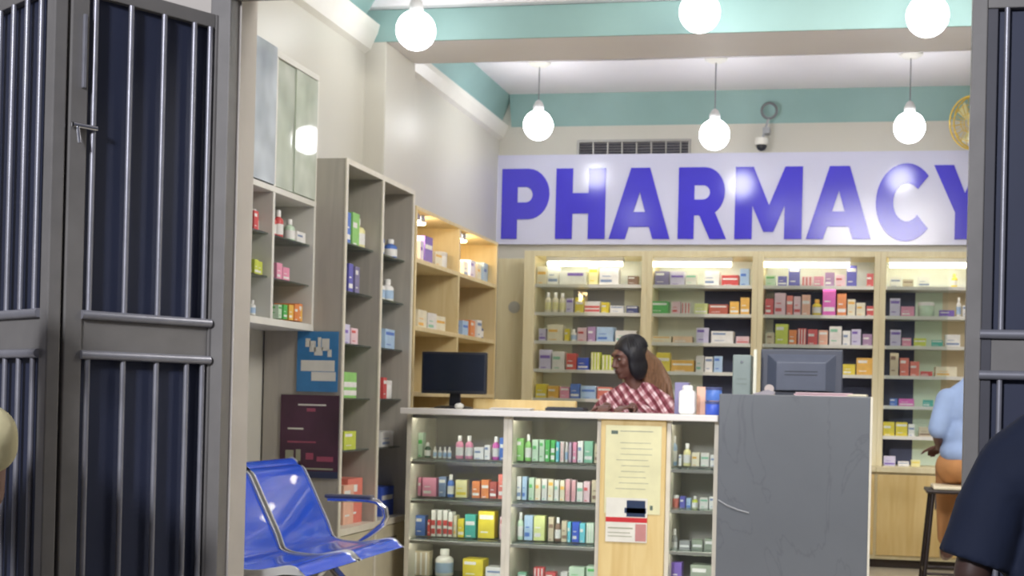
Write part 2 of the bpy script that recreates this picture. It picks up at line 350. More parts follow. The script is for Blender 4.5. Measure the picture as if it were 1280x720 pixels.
# ================================================================== TALL GREY SHELF
t = thing('tall_shelf', (-2.45, 5.84, 0), 'tall grey shelving unit with two bays on the left wall behind the blue chairs', 'shelf')
b = MB()
for y in (5.39, 5.83, 6.255): b.box(-2.64, -2.285, y, y+.02, 0, 2.14)
b.box(-2.64, -2.285, 5.39, 6.275, 2.14, 2.16)
b.build('carcass', GREYLAM, t)
b = MB()
for y in (5.388, 5.828, 6.253): b.box(-2.285, -2.278, y, y+.024, 0, 2.138)
b.box(-2.285, -2.278, 5.388, 6.277, 2.138, 2.162)
b.build('front_edging', EDGE, t)
MB().box(-2.65, -2.64, 5.39, 6.275, 0, 2.16).build('back_panel', GREYLAM, t)
for y0, y1 in ((5.41, 5.83), (5.85, 6.255)):
    for z in (1.80, 1.58, 1.34, 1.09, .85): MB().box(-2.635, -2.32, y0, y1, z-.007, z).build('glass_shelf', GSHELF, t)
    MB().box(-2.64, -2.278, y0, y1, .47, .50).build('base_shelf', EDGE, t)
    d = MB().box(-2.30, -2.283, y0+.003, y1-.003, .06, .465).build('door', mat('beige_door', '#c8c0a6', .4), t, bevel=.002)
    MB().box(-2.283, -2.27, (y0+y1)/2-.05, (y0+y1)/2+.05, .40, .41).build('handle', CHROME, d)

# ================================================================== CREAM LIT SHELF
WARM = wood('warm_cream_laminate', '#e6d3a6', '#dcc692', 2.0)
t = thing('lit_shelf', (-2.5, 7.1, 0), 'cream wooden wall shelving with two warm spot lamps, left of the sign', 'shelf')
b = MB()
for y in (6.36, 7.09, 7.86): b.box(-2.745, -2.30, y, y+.024, 0, 2.08)
b.box(-2.745, -2.30, 6.36, 7.884, 2.08, 2.10)
b.build('carcass', WARM, t, bevel=.002)
MB().box(-2.75, -2.742, 6.36, 7.884, 0, 2.10).build('back_panel', WARM, t)
for y0, y1 in ((6.384, 7.09), (7.114, 7.86)):
    for z in (1.83, 1.475, 1.13, .78, .4): MB().box(-2.742, -2.302, y0, y1, z-.024, z).build('shelf', WARM, t, bevel=.002)
    yc = y0+.10
    for k in range(2):
        yy = yc+k*.09
        s_ = MB().lathe([(.030, 2.080), (.030, 2.050), (.040, 2.045), (.040, 2.038), (.001, 2.036)], (-2.36, yy, 0), 20).build('spot_lamp', CHROME, t, smooth=True)
        MB().lathe([(.033, 2.036), (.033, 2.030), (.001, 2.028)], (-2.36, yy, 0), 20).build('lens', mat('warm_lens', '#fff2cc', .4, emis='#ffe0a0', power=22), s_, smooth=True)
    pl = bpy.data.lights.new('shelf_lamp', 'POINT'); pl.energy = 2.6; pl.color = (1, .80, .48); pl.shadow_soft_size = .05
    po = bpy.data.objects.new('shelf_lamp', pl); COL.objects.link(po); po.location = (-2.42, (y0+y1)/2-.1, 1.99)

# ================================================================== WHITE WALL CABINET
t = thing('wall_cabinet', (-2.54, 4.8, 1.4), 'white wall cabinet, glass doors above open shelves, left of the tall shelf', 'cabinet')
b = MB()
for y in (4.13, 4.55, 4.98, 5.385): b.box(-2.66, -2.421, y-.01, y+.01, 1.415, 1.94); b.box(-2.66, -2.421, y-.01, y+.01, 1.965, 2.505)
b.box(-2.66, -2.42, 4.12, 5.395, 1.385, 1.415); b.box(-2.66, -2.42, 4.12, 5.395, 2.505, 2.53); b.box(-2.66, -2.42, 4.12, 5.395, 1.94, 1.965)
b.build('carcass', WHITELAM, t, bevel=.002)
MB().box(-2.66, -2.652, 4.12, 5.395, 1.39, 2.52).build('back_panel', mat('cabinet_back', '#c9c9c4', .4), t)
for y0, y1 in ((4.14, 4.54), (4.56, 4.97), (4.99, 5.375)):
    for z in (1.77, 1.59): 
        MB().box(-2.65, -2.44, y0, y1, z-.006, z).build('glass_shelf', GSHELF, t)
    MB().box(-2.65, -2.44, y0, y1, 2.22, 2.226).build('glass_shelf', GSHELF, t)
MB().box(-2.432, -2.426, 4.99, 5.18, 1.97, 2.50).box(-2.424, -2.418, 5.16, 5.375, 1.97, 2.50).build('sliding_door', glass('cabinet_door_glass', '#eef3ea', alpha=.5), t)
MB().box(-2.424, -2.418, 4.55, 4.97, 1.97, 2.54).build('sliding_door', glass('frosted_door_glass', '#d2dae2', alpha=.80), t)

# product rows: unit, shelf, axis, front position, height, (start, end, height, colour, kind)
ROWS = [
 ('first back cabinet', 'top', 'x', 9.12, 1.95, [
   (-2.354, -2.282, 0.129, 'cream', 'b'),
   (-2.276, -2.191, 0.129, 'white', 'b'),
   (-2.185, -1.982, 0.099, 'white', 'p'),
   (-1.97, -1.899, 0.128, 'pale yellow', 'b'),
   (-1.893, -1.745, 0.116, 'white', 'b'),
   (-1.68, -1.603, 0.064, 'brown', 'b')]),
 ('first back cabinet', 'second', 'x', 9.12, 1.745, [
   (-2.295, -2.247, 0.147, 'cream', 't'),
   (-2.24, -2.192, 0.146, 'cream', 't'),
   (-2.186, -2.138, 0.14, 'cream', 't'),
   (-2.132, -2.079, 0.105, 'lavender', 'b'),
   (-2.067, -2.001, 0.111, 'yellow', 'b'),
   (-1.995, -1.876, 0.082, 'white', 'a'),
   (-1.87, -1.811, 0.076, 'yellow', 'b'),
   (-1.805, -1.704, 0.052, 'white', 'b'),
   (-1.687, -1.598, 0.052, 'navy', 'b')]),
 ('first back cabinet', 'third', 'x', 9.12, 1.537, [
   (-2.332, -2.277, 0.088, 'lavender', 'b'),
   (-2.271, -2.151, 0.117, 'cream', 'b'),
   (-2.139, -2.103, 0.088, 'yellow', 'b'),
   (-2.097, -2.049, 0.088, 'white', 't'),
   (-2.043, -1.972, 0.099, 'pale pink', 'b'),
   (-1.966, -1.906, 0.105, 'mauve', 'b'),
   (-1.9, -1.77, 0.105, 'light blue', 'b'),
   (-1.764, -1.605, 0.081, 'off-white', 'b')]),
 ('first back cabinet', 'fourth', 'x', 9.12, 1.33, [
   (-2.326, -2.236, 0.141, 'lavender', 'b'),
   (-2.23, -2.134, 0.129, 'off-white', 'b'),
   (-2.122, -2.044, 0.117, 'red', 'b'),
   (-2.038, -1.949, 0.087, 'royal blue', 'b'),
   (-1.937, -1.866, 0.128, 'lime', 's'),
   (-1.86, -1.777, 0.11, 'lime', 's')]),
 ('first back cabinet', 'fifth', 'x', 9.12, 1.12, [
   (-2.345, -2.261, 0.1, 'yellow', 'b'),
   (-2.255, -2.171, 0.088, 'amber', 'b'),
   (-2.165, -2.093, 0.082, 'pink', 'b'),
   (-2.087, -2.015, 0.105, 'blue', 'b'),
   (-2.009, -1.89, 0.093, 'light blue', 'b'),
   (-1.884, -1.778, 0.087, 'coral', 'b')]),
 ('second back cabinet', 'top', 'x', 9.12, 1.95, [
   (-1.48, -1.375, 0.098, 'slate purple', 'b'),
   (-1.369, -1.264, 0.098, 'lavender', 'b'),
   (-1.259, -1.177, 0.081, 'off-white', 'b'),
   (-1.125, -1.01, 0.103, 'white', 'b'),
   (-0.999, -0.873, 0.074, 'red', 'b'),
   (-0.867, -0.798, 0.12, 'light blue', 'b')]),
 ('second back cabinet', 'second', 'x', 9.12, 1.745, [
   (-1.51, -1.376, 0.087, 'green', 'b'),
   (-1.352, -1.288, 0.086, 'pale pink', 'b'),
   (-1.283, -1.213, 0.081, 'off-white', 's'),
   (-1.19, -1.092, 0.075, 'pale lime', 'b'),
   (-1.086, -0.942, 0.069, 'brick red', 'b'),
   (-0.937, -0.868, 0.091, 'amber', 'b'),
   (-0.862, -0.794, 0.12, 'amber', 'b')]),
 ('second back cabinet', 'third', 'x', 9.12, 1.537, [
   (-1.493, -1.347, 0.046, 'cream', 'b'),
   (-1.342, -1.197, 0.046, 'pale orange', 'b'),
   (-1.173, -1.081, 0.109, 'lavender', 'b'),
   (-1.064, -0.903, 0.086, 'white', 'b'),  # white box added in place of a bright glare on the glass
   (-0.886, -0.789, 0.051, 'pale pink', 'b')]),
 ('second back cabinet', 'fourth', 'x', 9.12, 1.33, [
   (-1.459, -1.354, 0.133, 'yellow', 'b'),
   (-1.348, -1.18, 0.081, 'amber', 'b'),
   (-1.168, -1.111, 0.115, 'off-white', 'b'),
   (-1.105, -1.047, 0.109, 'white', 'b'),
   (-1.042, -0.978, 0.114, 'light blue', 'b')]),
 ('second back cabinet', 'fifth', 'x', 9.12, 1.12, [
   (-1.484, -1.384, 0.087, 'cream', 'b'),
   (-1.373, -1.291, 0.075, 'off-white', 'b'),
   (-1.152, -1.083, 0.075, 'orange', 'b'),
   (-1.072, -0.991, 0.069, 'amber', 'b'),
   (-0.905, -0.785, 0.08, 'white', 'b')]),
 ('third back cabinet', 'top', 'x', 9.12, 1.95, [
   (-0.684, -0.611, 0.074, 'pale green', 'b'),
   (-0.599, -0.531, 0.068, 'indigo', 'b'),
   (-0.526, -0.441, 0.142, 'indigo', 'b'),
   (-0.43, -0.351, 0.068, 'pale pink', 's'),
   (-0.346, -0.273, 0.068, 'pink', 'b'),
   (-0.267, -0.2, 0.096, 'mauve', 'b'),
   (-0.195, -0.123, 0.079, 'pale pink', 'b'),
   (-0.117, -0.045, 0.146, 'indigo', 'b'),
   (0.022, 0.071, 0.09, 'red', 'b')]),
 ('third back cabinet', 'second', 'x', 9.12, 1.745, [
   (-0.685, -0.623, 0.114, 'red', 'b'),
   (-0.617, -0.538, 0.153, 'pale pink', 'b'),
   (-0.532, -0.487, 0.136, 'coral', 'b'),
   (-0.482, -0.431, 0.13, 'pale pink', 'b'),
   (-0.425, -0.364, 0.142, 'peach', 'b'),
   (-0.352, -0.285, 0.113, 'yellow', 't'),
   (-0.28, -0.185, 0.186, 'magenta', 'b'),
   (-0.179, -0.113, 0.152, 'orange', 'b'),
   (-0.107, -0.051, 0.113, 'cream', 'b'),
   (-0.046, 0.02, 0.09, 'cream', 'b'),
   (0.026, 0.076, 0.067, 'red', 'b')]),
 ('third back cabinet', 'third', 'x', 9.12, 1.537, [
   (-0.669, -0.612, 0.08, 'beige', 'b'),
   (-0.607, -0.516, 0.142, 'lime', 'b'),
   (-0.511, -0.454, 0.102, 'orange', 'b'),
   (-0.449, -0.387, 0.113, 'red', 's'),
   (-0.381, -0.309, 0.107, 'red', 'b'),
   (-0.303, -0.236, 0.102, 'peach', 'b'),
   (-0.23, -0.141, 0.13, 'off-white', 'b'),
   (-0.136, -0.08, 0.101, 'white', 'b'),
   (-0.075, -0.008, 0.112, 'lavender', 'b'),
   (0.003, 0.069, 0.079, 'mauve', 'b')]),
 ('third back cabinet', 'fourth', 'x', 9.12, 1.33, [
   (-0.653, -0.512, 0.079, 'white', 'b'),
   (-0.483, -0.315, 0.068, 'cream', 'b'),
   (-0.131, -0.042, 0.073, 'yellow', 'b'),
   (-0.037, 0.079, 0.118, 'amber', 'b')]),
 ('third back cabinet', 'fifth', 'x', 9.12, 1.12, [
   (-0.122, -0.022, 0.073, 'beige', 'b'),
   (-0.016, 0.077, 0.056, 'pale pink', 'b')]),
 ('fourth back cabinet', 'top', 'x', 9.12, 1.95, [
   (0.181, 0.258, 0.067, 'white', 'b'),
   (0.269, 0.345, 0.05, 'beige', 'b'),
   (0.372, 0.46, 0.072, 'white', 'b'),
   (0.6, 0.644, 0.094, 'yellow', 't')]),
 ('fourth back cabinet', 'second', 'x', 9.12, 1.745, [
   (0.185, 0.257, 0.123, 'lavender', 'b'),
   (0.262, 0.355, 0.067, 'pink', 'b'),
   (0.371, 0.502, 0.1, 'pale green', 'r'),
   (0.524, 0.626, 0.044, 'purple', 'b'),
   (0.637, 0.67, 0.133, 'white', 't'),
   (0.68, 0.723, 0.078, 'white', 'b')]),
 ('fourth back cabinet', 'third', 'x', 9.12, 1.537, [
   (0.19, 0.267, 0.112, 'lavender', 'b'),
   (0.272, 0.338, 0.056, 'pink', 'b'),
   (0.354, 0.441, 0.056, 'lime', 'b'),
   (0.474, 0.555, 0.044, 'teal', 'b'),
   (0.566, 0.669, 0.083, 'white', 'b')]),
 ('fourth back cabinet', 'fourth', 'x', 9.12, 1.33, [
   (0.195, 0.255, 0.157, 'beige', 'b'),
   (0.261, 0.326, 0.123, 'coral', 'b'),
   (0.332, 0.397, 0.1, 'coral', 'b'),
   (0.402, 0.489, 0.033, 'red', 'b'),
   (0.5, 0.652, 0.067, 'cream', 'b')]),
 ('fourth back cabinet', 'fifth', 'x', 9.12, 1.12, [
   (0.199, 0.254, 0.05, 'blue', 'b'),
   (0.26, 0.369, 0.05, 'magenta', 'b'),
   (0.423, 0.499, 0.045, 'teal', 'b')]),
 ('fourth back cabinet', 'sixth', 'x', 9.12, 0.91, [
   (0.155, 0.237, 0.095, 'yellow', 'b'),
   (0.243, 0.325, 0.095, 'yellow', 'b'),
   (0.33, 0.374, 0.084, 'white', 'b'),
   (0.401, 0.493, 0.067, 'beige', 'b')]),
 ('fourth back cabinet', 'seventh', 'x', 9.12, 0.7, [
   (0.165, 0.248, 0.067, 'lavender', 'b'),
   (0.264, 0.341, 0.033, 'white', 'b'),
   (0.352, 0.417, 0.045, 'pale yellow', 'b')]),
 ('left glass counter case', 'top', 'x', 6.11, 0.8, [
   (-2.177, -2.152, 0.124, 'pale green', 'b'),
   (-2.143, -2.11, 0.076, 'dark green', 't'),
   (-2.098, -2.077, 0.056, 'white', 't'),
   (-2.073, -2.052, 0.056, 'white', 't'),
   (-2.048, -2.027, 0.056, 'white', 't'),
   (-2.023, -2.002, 0.056, 'white', 't'),
   (-1.985, -1.944, 0.115, 'pink', 't'),
   (-1.936, -1.895, 0.115, 'pink', 't'),
   (-1.886, -1.833, 0.059, 'white', 'b'),
   (-1.829, -1.8, 0.071, 'white', 'b'),
   (-1.796, -1.759, 0.115, 'magenta', 't'),
   (-1.755, -1.706, 0.11, 'blue', 'b')]),
 ('left glass counter case', 'second', 'x', 6.11, 0.608, [
   (-2.172, -2.155, 0.092, 'pink', 'b'),
   (-2.147, -2.072, 0.092, 'pink', 'b'),
   (-2.064, -2.026, 0.099, 'slate blue', 'b'),
   (-2.022, -1.985, 0.111, 'blue', 't'),
   (-1.977, -1.915, 0.087, 'pale yellow', 'b'),
   (-1.89, -1.849, 0.083, 'orange', 'b'),
   (-1.845, -1.804, 0.091, 'orange', 'b'),
   (-1.8, -1.763, 0.083, 'brick red', 'b'),
   (-1.759, -1.702, 0.122, 'coral', 'b')]),
 ('left glass counter case', 'third', 'x', 6.11, 0.41, [
   (-2.18, -2.129, 0.1, 'blue', 'b'),
   (-2.117, -2.1, 0.08, 'red', 'b'),
   (-2.096, -2.071, 0.131, 'white', 'a'),
   (-2.067, -2.042, 0.131, 'white', 'a'),
   (-2.038, -2.013, 0.131, 'white', 'a'),
   (-2.009, -1.984, 0.123, 'white', 'a'),
   (-1.98, -1.964, 0.107, 'cream', 'b'),
   (-1.959, -1.926, 0.091, 'yellow', 'b'),
   (-1.922, -1.865, 0.115, 'teal', 'b'),
   (-1.856, -1.77, 0.134, 'yellow', 'b'),
   (-1.746, -1.693, 0.11, 'pale pink', 'b')]),
 ('left glass counter case', 'bottom', 'x', 6.11, 0.21, [
   (-2.187, -2.104, 0.12, 'beige', 's'),
   (-2.091, -1.983, 0.135, 'white', 't'),
   (-1.93, -1.819, 0.095, 'yellow', 'b'),
   (-1.811, -1.696, 0.059, 'white', 'b')]),
 ('middle glass counter case', 'top', 'x', 6.11, 0.8, [
   (-1.67, -1.629, 0.11, 'light green', 'b'),
   (-1.625, -1.592, 0.13, 'light green', 't'),
   (-1.588, -1.556, 0.106, 'pale green', 'b'),
   (-1.552, -1.524, 0.106, 'pale green', 'b'),
   (-1.52, -1.496, 0.106, 'green', 'b'),
   (-1.492, -1.471, 0.106, 'green', 'a'),
   (-1.467, -1.451, 0.098, 'cyan', 'b'),
   (-1.447, -1.427, 0.098, 'white', 's'),
   (-1.423, -1.407, 0.098, 'off-white', 't'),
   (-1.403, -1.387, 0.098, 'mauve', 's'),
   (-1.383, -1.363, 0.098, 'pink', 'b'),
   (-1.359, -1.331, 0.105, 'white', 'b'),
   (-1.327, -1.283, 0.105, 'sea green', 'b'),
   (-1.275, -1.232, 0.093, 'beige', 'b')]),
 ('middle glass counter case', 'second', 'x', 6.11, 0.608, [
   (-1.661, -1.637, 0.114, 'white', 'b'),
   (-1.632, -1.608, 0.114, 'light blue', 'b'),
   (-1.6, -1.572, 0.11, 'pale green', 'b'),
   (-1.568, -1.539, 0.106, 'cream', 'b'),
   (-1.535, -1.507, 0.106, 'off-white', 'b'),
   (-1.503, -1.475, 0.106, 'cream', 'b'),
   (-1.471, -1.447, 0.102, 'off-white', 'b'),
   (-1.443, -1.419, 0.102, 'cream', 'b'),
   (-1.415, -1.391, 0.109, 'pale pink', 's'),
   (-1.387, -1.363, 0.105, 'pale pink', 's'),
   (-1.359, -1.327, 0.094, 'off-white', 'b'),
   (-1.323, -1.291, 0.101, 'pale pink', 'b'),
   (-1.283, -1.231, 0.109, 'beige', 'b')]),
 ('middle glass counter case', 'third', 'x', 6.11, 0.41, [
   (-1.656, -1.624, 0.134, 'pale green', 't'),
   (-1.619, -1.575, 0.122, 'light blue', 'b'),
   (-1.571, -1.514, 0.122, 'pale lime', 'b'),
   (-1.498, -1.47, 0.117, 'beige', 'b'),
   (-1.466, -1.434, 0.117, 'brown', 't'),
   (-1.43, -1.402, 0.102, 'beige', 'b'),
   (-1.398, -1.382, 0.098, 'cyan', 'b'),
   (-1.378, -1.342, 0.098, 'royal blue', 'b'),
   (-1.338, -1.31, 0.094, 'cyan', 'b'),
   (-1.306, -1.266, 0.097, 'pale green', 's'),
   (-1.258, -1.223, 0.101, 'mauve', 'b')]),
 ('middle glass counter case', 'bottom', 'x', 6.11, 0.21, [
   (-1.647, -1.603, 0.039, 'sea green', 'b'),
   (-1.57, -1.514, 0.067, 'red', 's'),
   (-1.51, -1.453, 0.047, 'red', 'b'),
   (-1.429, -1.393, 0.051, 'off-white', 'b'),
   (-1.389, -1.309, 0.078, 'pale green', 'b'),
   (-1.305, -1.214, 0.086, 'pale green', 'b')]),
 ('right glass counter case', 'top', 'x', 6.11, 0.8, [
   (-0.897, -0.866, 0.143, 'light blue', 't'),
   (-0.858, -0.843, 0.054, 'white', 'b'),
   (-0.839, -0.8, 0.108, 'pale yellow', 't'),
   (-0.796, -0.757, 0.065, 'cream', 'b'),
   (-0.753, -0.711, 0.065, 'off-white', 'b'),
   (-0.707, -0.665, 0.057, 'white', 'b')]),
 ('right glass counter case', 'second', 'x', 6.11, 0.595, [
   (-0.892, -0.853, 0.062, 'coral', 'r'),
   (-0.849, -0.822, 0.058, 'indigo', 'b'),
   (-0.818, -0.795, 0.05, 'light blue', 'b'),
   (-0.791, -0.76, 0.061, 'lime', 't'),
   (-0.752, -0.71, 0.054, 'off-white', 'b'),
   (-0.706, -0.66, 0.061, 'white', 'b')]),
 ('right glass counter case', 'third', 'x', 6.11, 0.37, [
   (-0.887, -0.856, 0.123, 'grey', 't'),
   (-0.848, -0.794, 0.069, 'grey', 'b'),
   (-0.786, -0.732, 0.077, 'grey green', 'b'),
   (-0.725, -0.663, 0.084, 'grey green', 'b')]),
 ('right glass counter case', 'bottom', 'x', 6.11, 0.21, [
   (-0.884, -0.829, 0.123, 'purple', 'b'),
   (-0.791, -0.667, 0.115, 'grey green', 'b')]),
 ('white wall cabinet', 'top', 'y', -2.455, 1.77, [
   (4.869, 4.911, 0.079, 'red', 'b'),
   (4.932, 4.975, 0.093, 'red', 't'),
   (5.086, 5.124, 0.108, 'red', 't'),
   (5.139, 5.185, 0.123, 'red', 't'),
   (5.248, 5.297, 0.099, 'pale green', 't'),
   (5.329, 5.412, 0.05, 'white', 'b')]),
 ('white wall cabinet', 'middle', 'y', -2.455, 1.59, [
   (4.887, 4.922, 0.061, 'lime', 'b'),
   (4.936, 4.972, 0.056, 'lime', 'b'),
   (5.097, 5.143, 0.07, 'pink', 'b'),
   (5.158, 5.213, 0.058, 'pink', 'b')]),
 ('white wall cabinet', 'bottom', 'y', -2.455, 1.425, [
   (4.896, 4.917, 0.061, 'light blue', 't'),
   (4.938, 4.967, 0.062, 'white', 't'),
   (4.988, 5.018, 0.056, 'grey', 't'),
   (5.107, 5.145, 0.058, 'pale green', 'b'),
   (5.16, 5.199, 0.062, 'green', 'b'),
   (5.223, 5.263, 0.066, 'amber', 'b'),
   (5.279, 5.319, 0.073, 'orange', 'b'),
   (5.336, 5.377, 0.067, 'amber', 'b'),
   (5.394, 5.436, 0.078, 'orange', 'b')]),
 ('tall grey shelf', 'top', 'y', -2.345, 1.8, [
   (5.561, 5.608, 0.147, 'blue', 'b'),
   (5.627, 5.713, 0.156, 'light green', 'b'),
   (5.791, 5.882, 0.146, 'pale yellow', 't'),
   (6.008, 6.072, 0.128, 'blue', 't'),
   (6.183, 6.239, 0.093, 'light blue', 't'),
   (6.297, 6.368, 0.103, 'blue', 't')]),
 ('tall grey shelf', 'second', 'y', -2.345, 1.58, [
   (5.605, 5.652, 0.134, 'indigo', 'b'),
   (5.671, 5.729, 0.128, 'slate purple', 'b'),
   (6.047, 6.102, 0.106, 'white', 't'),
   (6.146, 6.213, 0.116, 'white', 't')]),
 ('tall grey shelf', 'third', 'y', -2.345, 1.34, [
   (5.574, 5.63, 0.091, 'lavender', 'b'),
   (5.649, 5.726, 0.078, 'pale pink', 'b'),
   (6.055, 6.221, 0.1, 'light blue', 'b')]),
 ('tall grey shelf', 'fourth', 'y', -2.345, 1.09, [
   (5.572, 5.724, 0.12, 'light green', 'a'),
   (6.052, 6.117, 0.106, 'red', 'b'),
   (6.139, 6.218, 0.093, 'white', 'r')]),
 ('tall grey shelf', 'fifth', 'y', -2.345, 0.85, [
   (5.597, 5.731, 0.085, 'lime', 'b'),
   (6.049, 6.26, 0.077, 'white', 'b')]),
 ('tall grey shelf', 'bottom', 'y', -2.345, 0.5, [
   (5.614, 5.719, 0.184, 'peach', 'b'),
   (5.738, 5.888, 0.211, 'coral', 'b'),
   (6.078, 6.246, 0.146, 'royal blue', 'b')]),
 ('cream lit shelf', 'top', 'y', -2.35, 1.83, [
   (6.563, 6.627, 0.115, 'lavender', 'b'),
   (6.652, 6.77, 0.151, 'purple', 'b'),
   (6.837, 6.934, 0.086, 'cream', 'b'),
   (6.962, 7.076, 0.105, 'white', 'r'),
   (7.105, 7.208, 0.089, 'off-white', 'r'),
   (7.345, 7.424, 0.092, 'white', 'b'),
   (7.472, 7.569, 0.113, 'lavender', 'b'),
   (7.602, 7.703, 0.105, 'cream', 'b'),
   (7.754, 7.876, 0.127, 'light blue', 'b')]),
 ('cream lit shelf', 'second', 'y', -2.35, 1.475, [
   (6.562, 6.703, 0.099, 'cream', 'b'),
   (6.742, 6.863, 0.094, 'off-white', 'b'),
   (6.89, 7.016, 0.087, 'cream', 'b'),
   (7.059, 7.191, 0.116, 'indigo', 'b'),
   (7.359, 7.453, 0.093, 'light blue', 'b'),
   (7.485, 7.6, 0.104, 'orange', 'b'),
   (7.65, 7.734, 0.115, 'white', 'b'),
   (7.786, 7.892, 0.108, 'navy', 't')]),
]

# ================================================================== PRODUCTS ON THE SHELVES
PAL = {'red': '#d23a3a', 'coral': '#e8705e', 'pink': '#ea8cae', 'pale pink': '#e9c4cc', 'magenta': '#dc50b4', 'mauve': '#a880ac', 'purple': '#6a48b4', 'slate purple': '#736c9c',
       'indigo': '#4a48b0', 'navy': '#2e3870', 'blue': '#3a68c8', 'royal blue': '#2348c8', 'slate blue': '#7088b4', 'light blue': '#a8c8ea', 'cyan': '#5cc8dc', 'teal': '#3aac9c',
       'green': '#42b64a', 'dark green': '#3c5c44', 'sea green': '#7cc09c', 'light green': '#86cc62', 'pale green': '#c4e0c2', 'grey green': '#8e9a84', 'lime': '#cad63c', 'pale lime': '#dce48c',
       'yellow': '#ecd42a', 'pale yellow': '#eee6a0', 'amber': '#eeb23c', 'orange': '#ea8038', 'pale orange': '#eec8a0', 'peach': '#f0b496', 'brick red': '#b84c38', 'cream': '#ece2c4',
       'white': '#f2f0ec', 'off-white': '#e4e0da', 'lavender': '#cfc8e6', 'beige': '#cdbd9c', 'brown': '#7c5c46', 'grey': '#9a9a98'}
def pm(c): return mat('print ' + c, [v*.84+.16 for v in (int(PAL[c][1:3], 16)/255, int(PAL[c][3:5], 16)/255, int(PAL[c][5:7], 16)/255)], 0.38, var=0.07, scale=25)
LIGHTS = {'white', 'off-white', 'cream', 'lavender', 'pale pink', 'pale green', 'light blue', 'pale yellow', 'beige', 'pale lime', 'peach', 'pale orange'}
ACC = {'white': 'slate blue', 'off-white': 'sea green', 'cream': 'amber', 'lavender': 'purple', 'pale pink': 'red', 'pale green': 'green', 'light blue': 'blue', 'pale yellow': 'yellow', 'beige': 'brown'}
ORD = ['first', 'second', 'third', 'fourth', 'fifth', 'sixth', 'seventh', 'eighth', 'ninth', 'tenth', 'eleventh', 'twelfth', 'thirteenth', 'fourteenth']
def product(kind, w_, d_, h_, c, rnd):
    """local geometry standing on z=0, front at -y; returns (name, list of (part name, MB, mats))"""
    m = pm(c); a = pm(ACC.get(c, 'white'))
    x = w_/2
    if kind in ('b', 's', 'a', 'p'):
        b = MB().box(-x, x, -d_/2, d_/2, 0, h_)
        fy = -d_/2-.0006
        if kind == 's':
            n = 3
            for k in range(n): b.box(-x+w_*(k+.25)/n, -x+w_*(k+.6)/n, fy, -d_/2+.001, .004, h_-.004, 1)
            a = pm('red' if c in ('white', 'off-white', 'pale pink') else 'white')
        elif kind == 'a':
            b.box(-x, x, fy, -d_/2+.001, h_*.1, h_*.3, 1); b.box(-x, x, fy, -d_/2+.001, h_*.42, h_*.62, 1); a = pm({'white': 'red', 'light green': 'white', 'green': 'white'}.get(c, 'white'))
        elif kind == 'p':
            b.box(-x*.4, x*.8, fy, -d_/2+.001, h_*.62, h_*.84, 1); a = pm('purple')
        else:
            z0 = h_*rnd.choice((.15, .55, .7)); b.box(-x*.86, x*rnd.choice((.3, .86)), fy, -d_/2+.001, z0, z0+h_*.16, 1)
            b.box(-x-.0006, -x+.001, -d_*.36, d_*.25, z0, z0+h_*.16, 1); b.box(-x-.0006, -x+.001, -d_*.36, d_*.05, h_*.38, h_*.44, 1)
            b.box(-x*.7, x*.2, fy, -d_/2+.001, (z0+h_*.35) % (h_*.85), (z0+h_*.35) % (h_*.85)+h_*.05, 1)
        return 'medicine_box', [('box', b, [m, a])]
    if kind == 't':
        r = min(x, .045); hb = h_*.74
        b = MB().lathe([(r*.92, 0), (r, hb*.04), (r, hb*.82), (r*.8, hb*.94), (r*.42, hb), (r*.40, hb*1.04)], seg=16)
        lab = MB().lathe([(r*1.015, hb*.18), (r*1.015, hb*.68)], seg=16)
        cap = MB().lathe([(r*.50, hb*1.03), (r*.50, h_*.98), (r*.44, h_)], seg=14)
        lc = 'white' if c not in ('white', 'off-white', 'cream') else ('light blue' if c != 'cream' else 'pale yellow')
        return 'medicine_bottle', [('bottle', b, m), ('label_band', lab, pm(lc)), ('cap', cap, pm('white' if c != 'yellow' else 'amber'))]
    r = x
    b = MB().lathe([(r*.86, 0), (r, h_*.08), (r, h_*.72), (r*.94, h_*.76)], seg=22)
    cap = MB().lathe([(r*1.02, h_*.76), (r*1.02, h_*.96), (r*.9, h_)], seg=22)
    return 'medicine_tub', [('tub', b, m), ('lid', cap, pm('white' if c != 'white' else 'off-white'))]
UNITS = {'first back cabinet': 'leftmost back cabinet', 'second back cabinet': 'second back cabinet', 'third back cabinet': 'third back cabinet', 'fourth back cabinet': 'rightmost back cabinet'}
rnd = random.Random(3)
def fit_bay(y, w_):
    for a, b_ in ((4.14, 4.54), (4.56, 4.97), (4.99, 5.375), (5.41, 5.83), (5.85, 6.255), (6.384, 7.09), (7.114, 7.86)):
        if a-.01 <= y <= b_+.01: return min(max(y, a+w_/2+.012), b_-w_/2-.012)
    return y
NOUN = {'medicine_box': ('box', 'boxes'), 'medicine_bottle': ('bottle', 'bottles'), 'medicine_tub': ('tub', 'tubs')}
